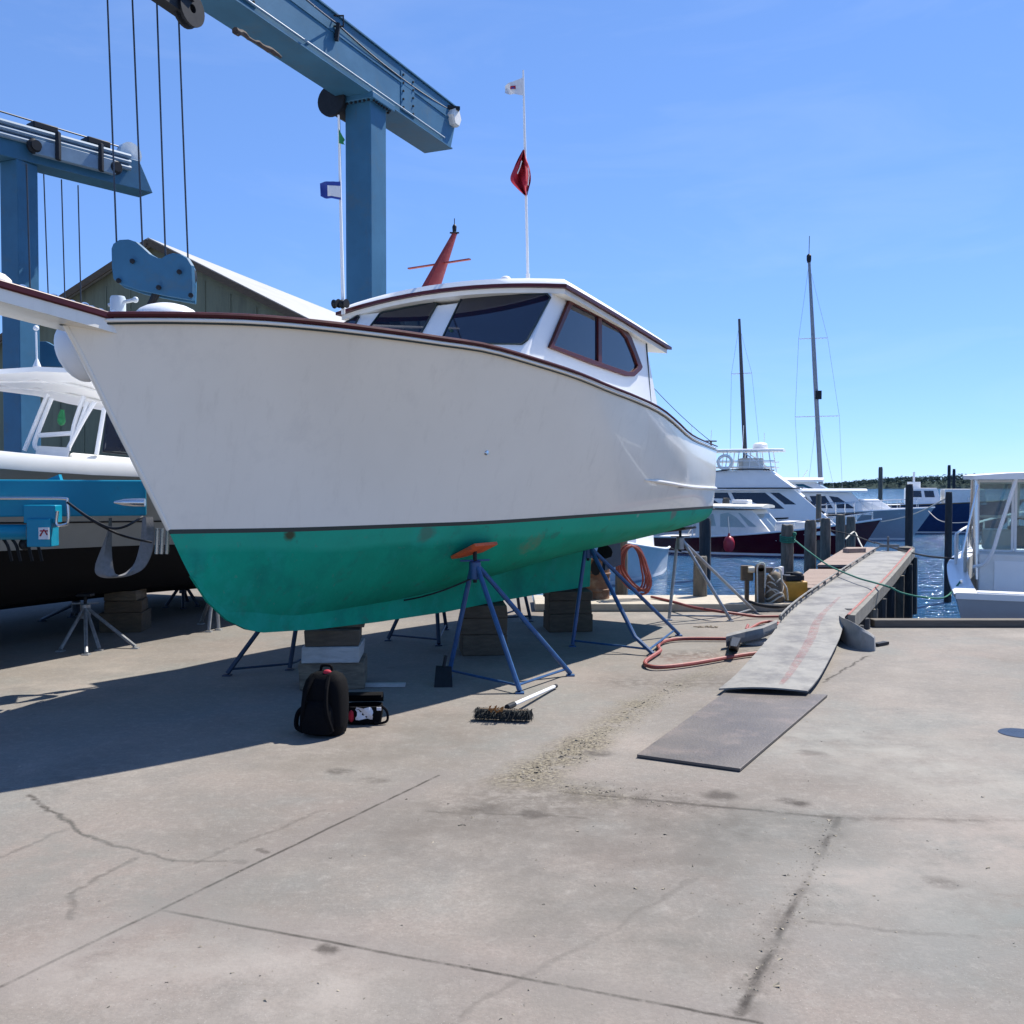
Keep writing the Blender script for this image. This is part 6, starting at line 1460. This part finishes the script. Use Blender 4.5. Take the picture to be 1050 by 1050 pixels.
MB().hexa([b.W(.27, 1.05, .3), b.W(5.2, 1.0, .3), b.W(5.2, -1.0, .3), b.W(.27, -1.05, .3), b.W(.27, 1.05, .38), b.W(5.2, 1.0, .38), b.W(5.2, -1.0, .38), b.W(.27, -1.05, .38)]).build('cockpit_sole', offwhite, b.root)
fdk = MB().grid([[b.W(x, y * k_ * .9, z + .03 + .06 * (1 - k_ * k_)) for k_ in (-1, -.5, 0, .5, 1)] for x, y, z in sh_ if x > 3.9]); fdk.build('foredeck', white, b.root)
bulk = MB().hexa([b.W(1.75, .98, .3), b.W(2.5, .98, .3), b.W(2.5, -1.0, .3), b.W(1.75, -1.0, .3), b.W(1.75, .98, 1.52), b.W(2.5, .98, 1.52), b.W(2.5, -1.0, 1.52), b.W(1.75, -1.0, 1.52)]).build('helm_module', offwhite, b.root, bevel=.02)
qd = (b.W(1.75, .98, .3), b.W(1.75, -1.0, .3), b.W(1.75, -1.0, 1.52), b.W(1.75, .98, 1.52))
for v0_, v1_, u0_, u1_ in ((.06, .26, .13, .44), (.28, .5, .13, .44), (.54, .92, .10, .5)):
    dr_ = panel(MB(), qd, rect(u0_, u1_, v0_, v1_), .018, .03).build('drawer', white, bulk, smooth=0, bevel=.006)
    if v1_ < .6:
        pk_ = quad_pt(qd, (u0_ + u1_) / 2, (v0_ + v1_) / 2); MB().ball(pk_ - Hd * .03, .022, 8, 6).build('knob', chrome, dr_)
top = b.slab('hard_top', 1.5, 4.4, 1.2, 1.15, 2.58, .055, white, .05, z1=2.62)
MB().lathe(b.W(3.0, -.2, 2.68), [(.28, 0), (.3, .04), (.26, .14), (.14, .2), (0, .21)], 18).build('radar_dome', white, top)
for sg in (1, -1):
    q = MB(); q.tube(smooth_path([b.W(1.75, sg * 1.0, 1.15), b.W(1.78, sg * 1.02, 2.0), b.W(1.8, sg * 1.02, 2.6)]), .024, 8); q.build('post', chrome, top)
    q = MB(); q.tube(smooth_path([b.W(2.3, sg * 1.02, 1.2), b.W(2.2, sg * 1.03, 2.0), b.W(2.0, sg * 1.03, 2.6)]), .024, 8); q.build('post', chrome, top)
    q = MB(); q.tube([b.W(3.9, sg * 1.05, 1.5), b.W(3.5, sg * 1.03, 2.6)], .022, 8); q.build('post', chrome, top)
    MB().prism([b.W(2.4, sg * 1.02, 1.5), b.W(3.85, sg * 1.04, 1.55), b.W(3.5, sg * 1.02, 2.55), b.W(2.3, sg * 1.02, 2.55)], b.p * .008).build('side_curtain', clear_glass, top, smooth=0)
q = MB(); q.tube(smooth_path([at(1042, 491, 13.75), at(1031, 525, 13.8), at(1024, 546, 13.85), at(1018, 565, 13.9), at(1010, 577.5, 14.0), at(999, 581, 14.15)]), .026, 8); q.build('bent_grab_pipe', white_rail, top)
ws_ = MB().hexa([b.W(3.75, 1.0, 1.55), b.W(3.80, 1.0, 1.55), b.W(3.80, -1.0, 1.55), b.W(3.75, -1.0, 1.55), b.W(3.45, 1.0, 2.55), b.W(3.5, 1.0, 2.55), b.W(3.5, -1.0, 2.55), b.W(3.45, -1.0, 2.55)]).build('windscreen', clear_glass, top, smooth=0)
q = MB()
for y in (1.0, .38, -.4, -1.0): q.bar(b.W(3.74, y, 1.55), b.W(3.44, y, 2.55), .05, .04)
for z, x in ((1.56, 3.74), (2.0, 3.61), (2.54, 3.45)): q.bar(b.W(x, 1.0, z), b.W(x, -1.0, z), .04, .04)
q.build('windscreen_frame', white_rail, ws_, smooth=0)
q = MB(); q.box(b.W(3.0, .35, 1.60), (.4, .42, .12), math.atan2(Hd.y, Hd.x)); q.box(b.W(2.82, .35, 1.74), (.08, .42, .3), math.atan2(Hd.y, Hd.x)); q.build('helm_seat', mat('grey_vinyl', (.16, .17, .17), .6), b.root, bevel=.03)
q = MB(); q.box(b.W(3.0, -.5, 1.60), (.4, .42, .12), math.atan2(Hd.y, Hd.x)); q.box(b.W(2.82, -.5, 1.74), (.08, .42, .3), math.atan2(Hd.y, Hd.x)); q.build('helm_seat', mat('grey_vinyl', (.16, .17, .17), .6), b.root, bevel=.03)
q = MB(); c = b.W(3.42, .35, 1.85); q.tube([c + Rt * .13 * math.cos(a) + V((0, 0, .13 * math.sin(a))) for a in [2*PI*k/16 for k in range(17)]], .014, 6, False); q.bar(c - Rt * .12, c + Rt * .12, .03, .03); q.bar(c, c + Hd * .2 - V((0, 0, .15)), .04, .04); q.build('steering_wheel', black_steel, b.root)
q = MB(); pts = []
for i in range(9):
    x = lerp(3.0, 6.35, i / 8); 
    for a, c in zip(sh_, sh_[1:]):
        if a[0] <= x <= c[0] + 1e-6: f = (x - a[0]) / (c[0] - a[0]); y = lerp(a[1], c[1], f) - .08; z = lerp(a[2], c[2], f); break
    pts.append((x, max(.05, y), z))
for sg in (1, -1): 
    q.tube(smooth_path([b.W(pts[0][0] - .15, pts[0][1] * sg, pts[0][2])] + [b.W(x, y * sg, z + .42) for x, y, z in pts], 4), .018, 8)
    for x, y, z in pts[1::2]: q.cyl(b.W(x, y * sg, z), b.W(x, y * sg, z + .42), .014, 6)
q.build('bow_rail', white_rail, b.root)
q = MB(); q.tube([b.W(2.1, 1.12, 1.45 + .0) + V((.0, 0, 0)) + b.p * .03 + Hd * .14 * math.cos(a) + V((0, 0, .22 * math.sin(a))) for a in [2*PI*k/20 for k in range(21)]], .022, 8, False); q.build('hanging_hose', rope_wht, b.root)
q = MB(); cc_ = b.W(.9, 1.22, 1.2); q.bar(cc_ - Hd * .09, cc_ + Hd * .09, .03, .025); q.cyl(cc_ - V((0, 0, .06)), cc_, .015); q.build('cleat', chrome, b.root)
cleat1 = b.W(2.9, 1.27, 1.33)
m = MB(); m.box(b.W(.14, .75, 1.125), (.22, .6, .02), math.atan2(Hd.y, Hd.x)); m.build('hatch_lid', white, b.root, bevel=.006)
for y0, y1 in ((.98, .52), (.48, -.1), (-.14, -.9)):       # framed clear panels closing the back of the wheelhouse
    q = MB(); P_ = [b.W(2.35, y0, 1.53), b.W(2.35, y1, 1.53), b.W(2.3, y1, 2.56), b.W(2.3, y0, 2.56)]
    for i in range(4): q.bar(P_[i], P_[(i + 1) % 4], .035, .035, up=Hd)
    fr_b = q.build('panel_frame', white_rail, top, smooth=0); MB().prism(P_, Hd * .006).build('clear_panel', clear_glass, fr_b, smooth=0)
m = MB(); m.tube([at(1003, 497, 13.9), at(993, 540, 13.9), at(986, 572, 13.9)], .017, 8); m.build('slanted_pipe', chrome, top)
m = MB(); m.box(b.W(2.9, .7, 1.68), (.5, .4, .3), math.atan2(Hd.y, Hd.x)); m.build('dash_locker', white, b.root, bevel=.02)
# ------------------------------------------------------------------ lines
def rope(pts, r, m, label, s=True):
    return tag(MB().tube(smooth_path(pts, 6) if s else pts, r, 6).build('mooring_line', m), label, 'rope')
rope([at(814, 553, 17.4), at(830, 566, 15.8), at(850, 580, 15.0), gnd(878, 592, .38), gnd(895, 597, .38), gnd(912, 602, .42), at(925, 608, 12.6), at(948, 612.5, 12.75), at(970, 612, 12.9), cc_], .012, rope_grn, 'green mooring line sagging across the gangway to the small white boat')
pl3 = at(807.5, 552, 17.5); m = MB()
for i in range(4): m.tube([pl3 + V((.125 * math.cos(a), .125 * math.sin(a), .03 * i - .05 + .02 * math.sin(a))) for a in [2*PI*k/16 for k in range(17)]], .014, 6, False)
m.ball(pl3 + V((.1, -.08, .08)), .04, 8, 6); tag(m.build('rope_wrap', rope_grn), 'green rope wound round the piling behind the yellow box', 'rope')
rope([at(897, 556, 22), at(920, 563, 19.5), at(950, 570, 17), cleat1 + V((0, 0, .03))], .016, rope_blk, 'black mooring line from the pier end to the small white boat')
rope([at(904, 535, 33), at(925, 531, 30), at(945, 524, 27), at(970, 511, 21.2)], .018, rope_wht, 'pale mooring line from the maroon bow to the black piling on the right')
rope([at(952, 524, 44), at(962, 533, 42), at(975, 536, 40), at(996, 535.5, 36)], .018, rope_wht, 'pale line sagging in front of the navy hull')
rope([at(867, 553, 25.9), at(873, 547, 27), at(877, 546, 28), at(882, 557, 26), at(889, 566, 24), at(902, 560.5, 22)], .02, rope_wht, 'thick pale rope hanging in a loop below the maroon bow')
rope([at(841, 541, 24), at(858, 545, 25), at(875, 549, 24), at(897, 557, 22)], .014, rope_blk, 'thin black line running along the pilings to the pier end')
bpy.context.view_layer.update()
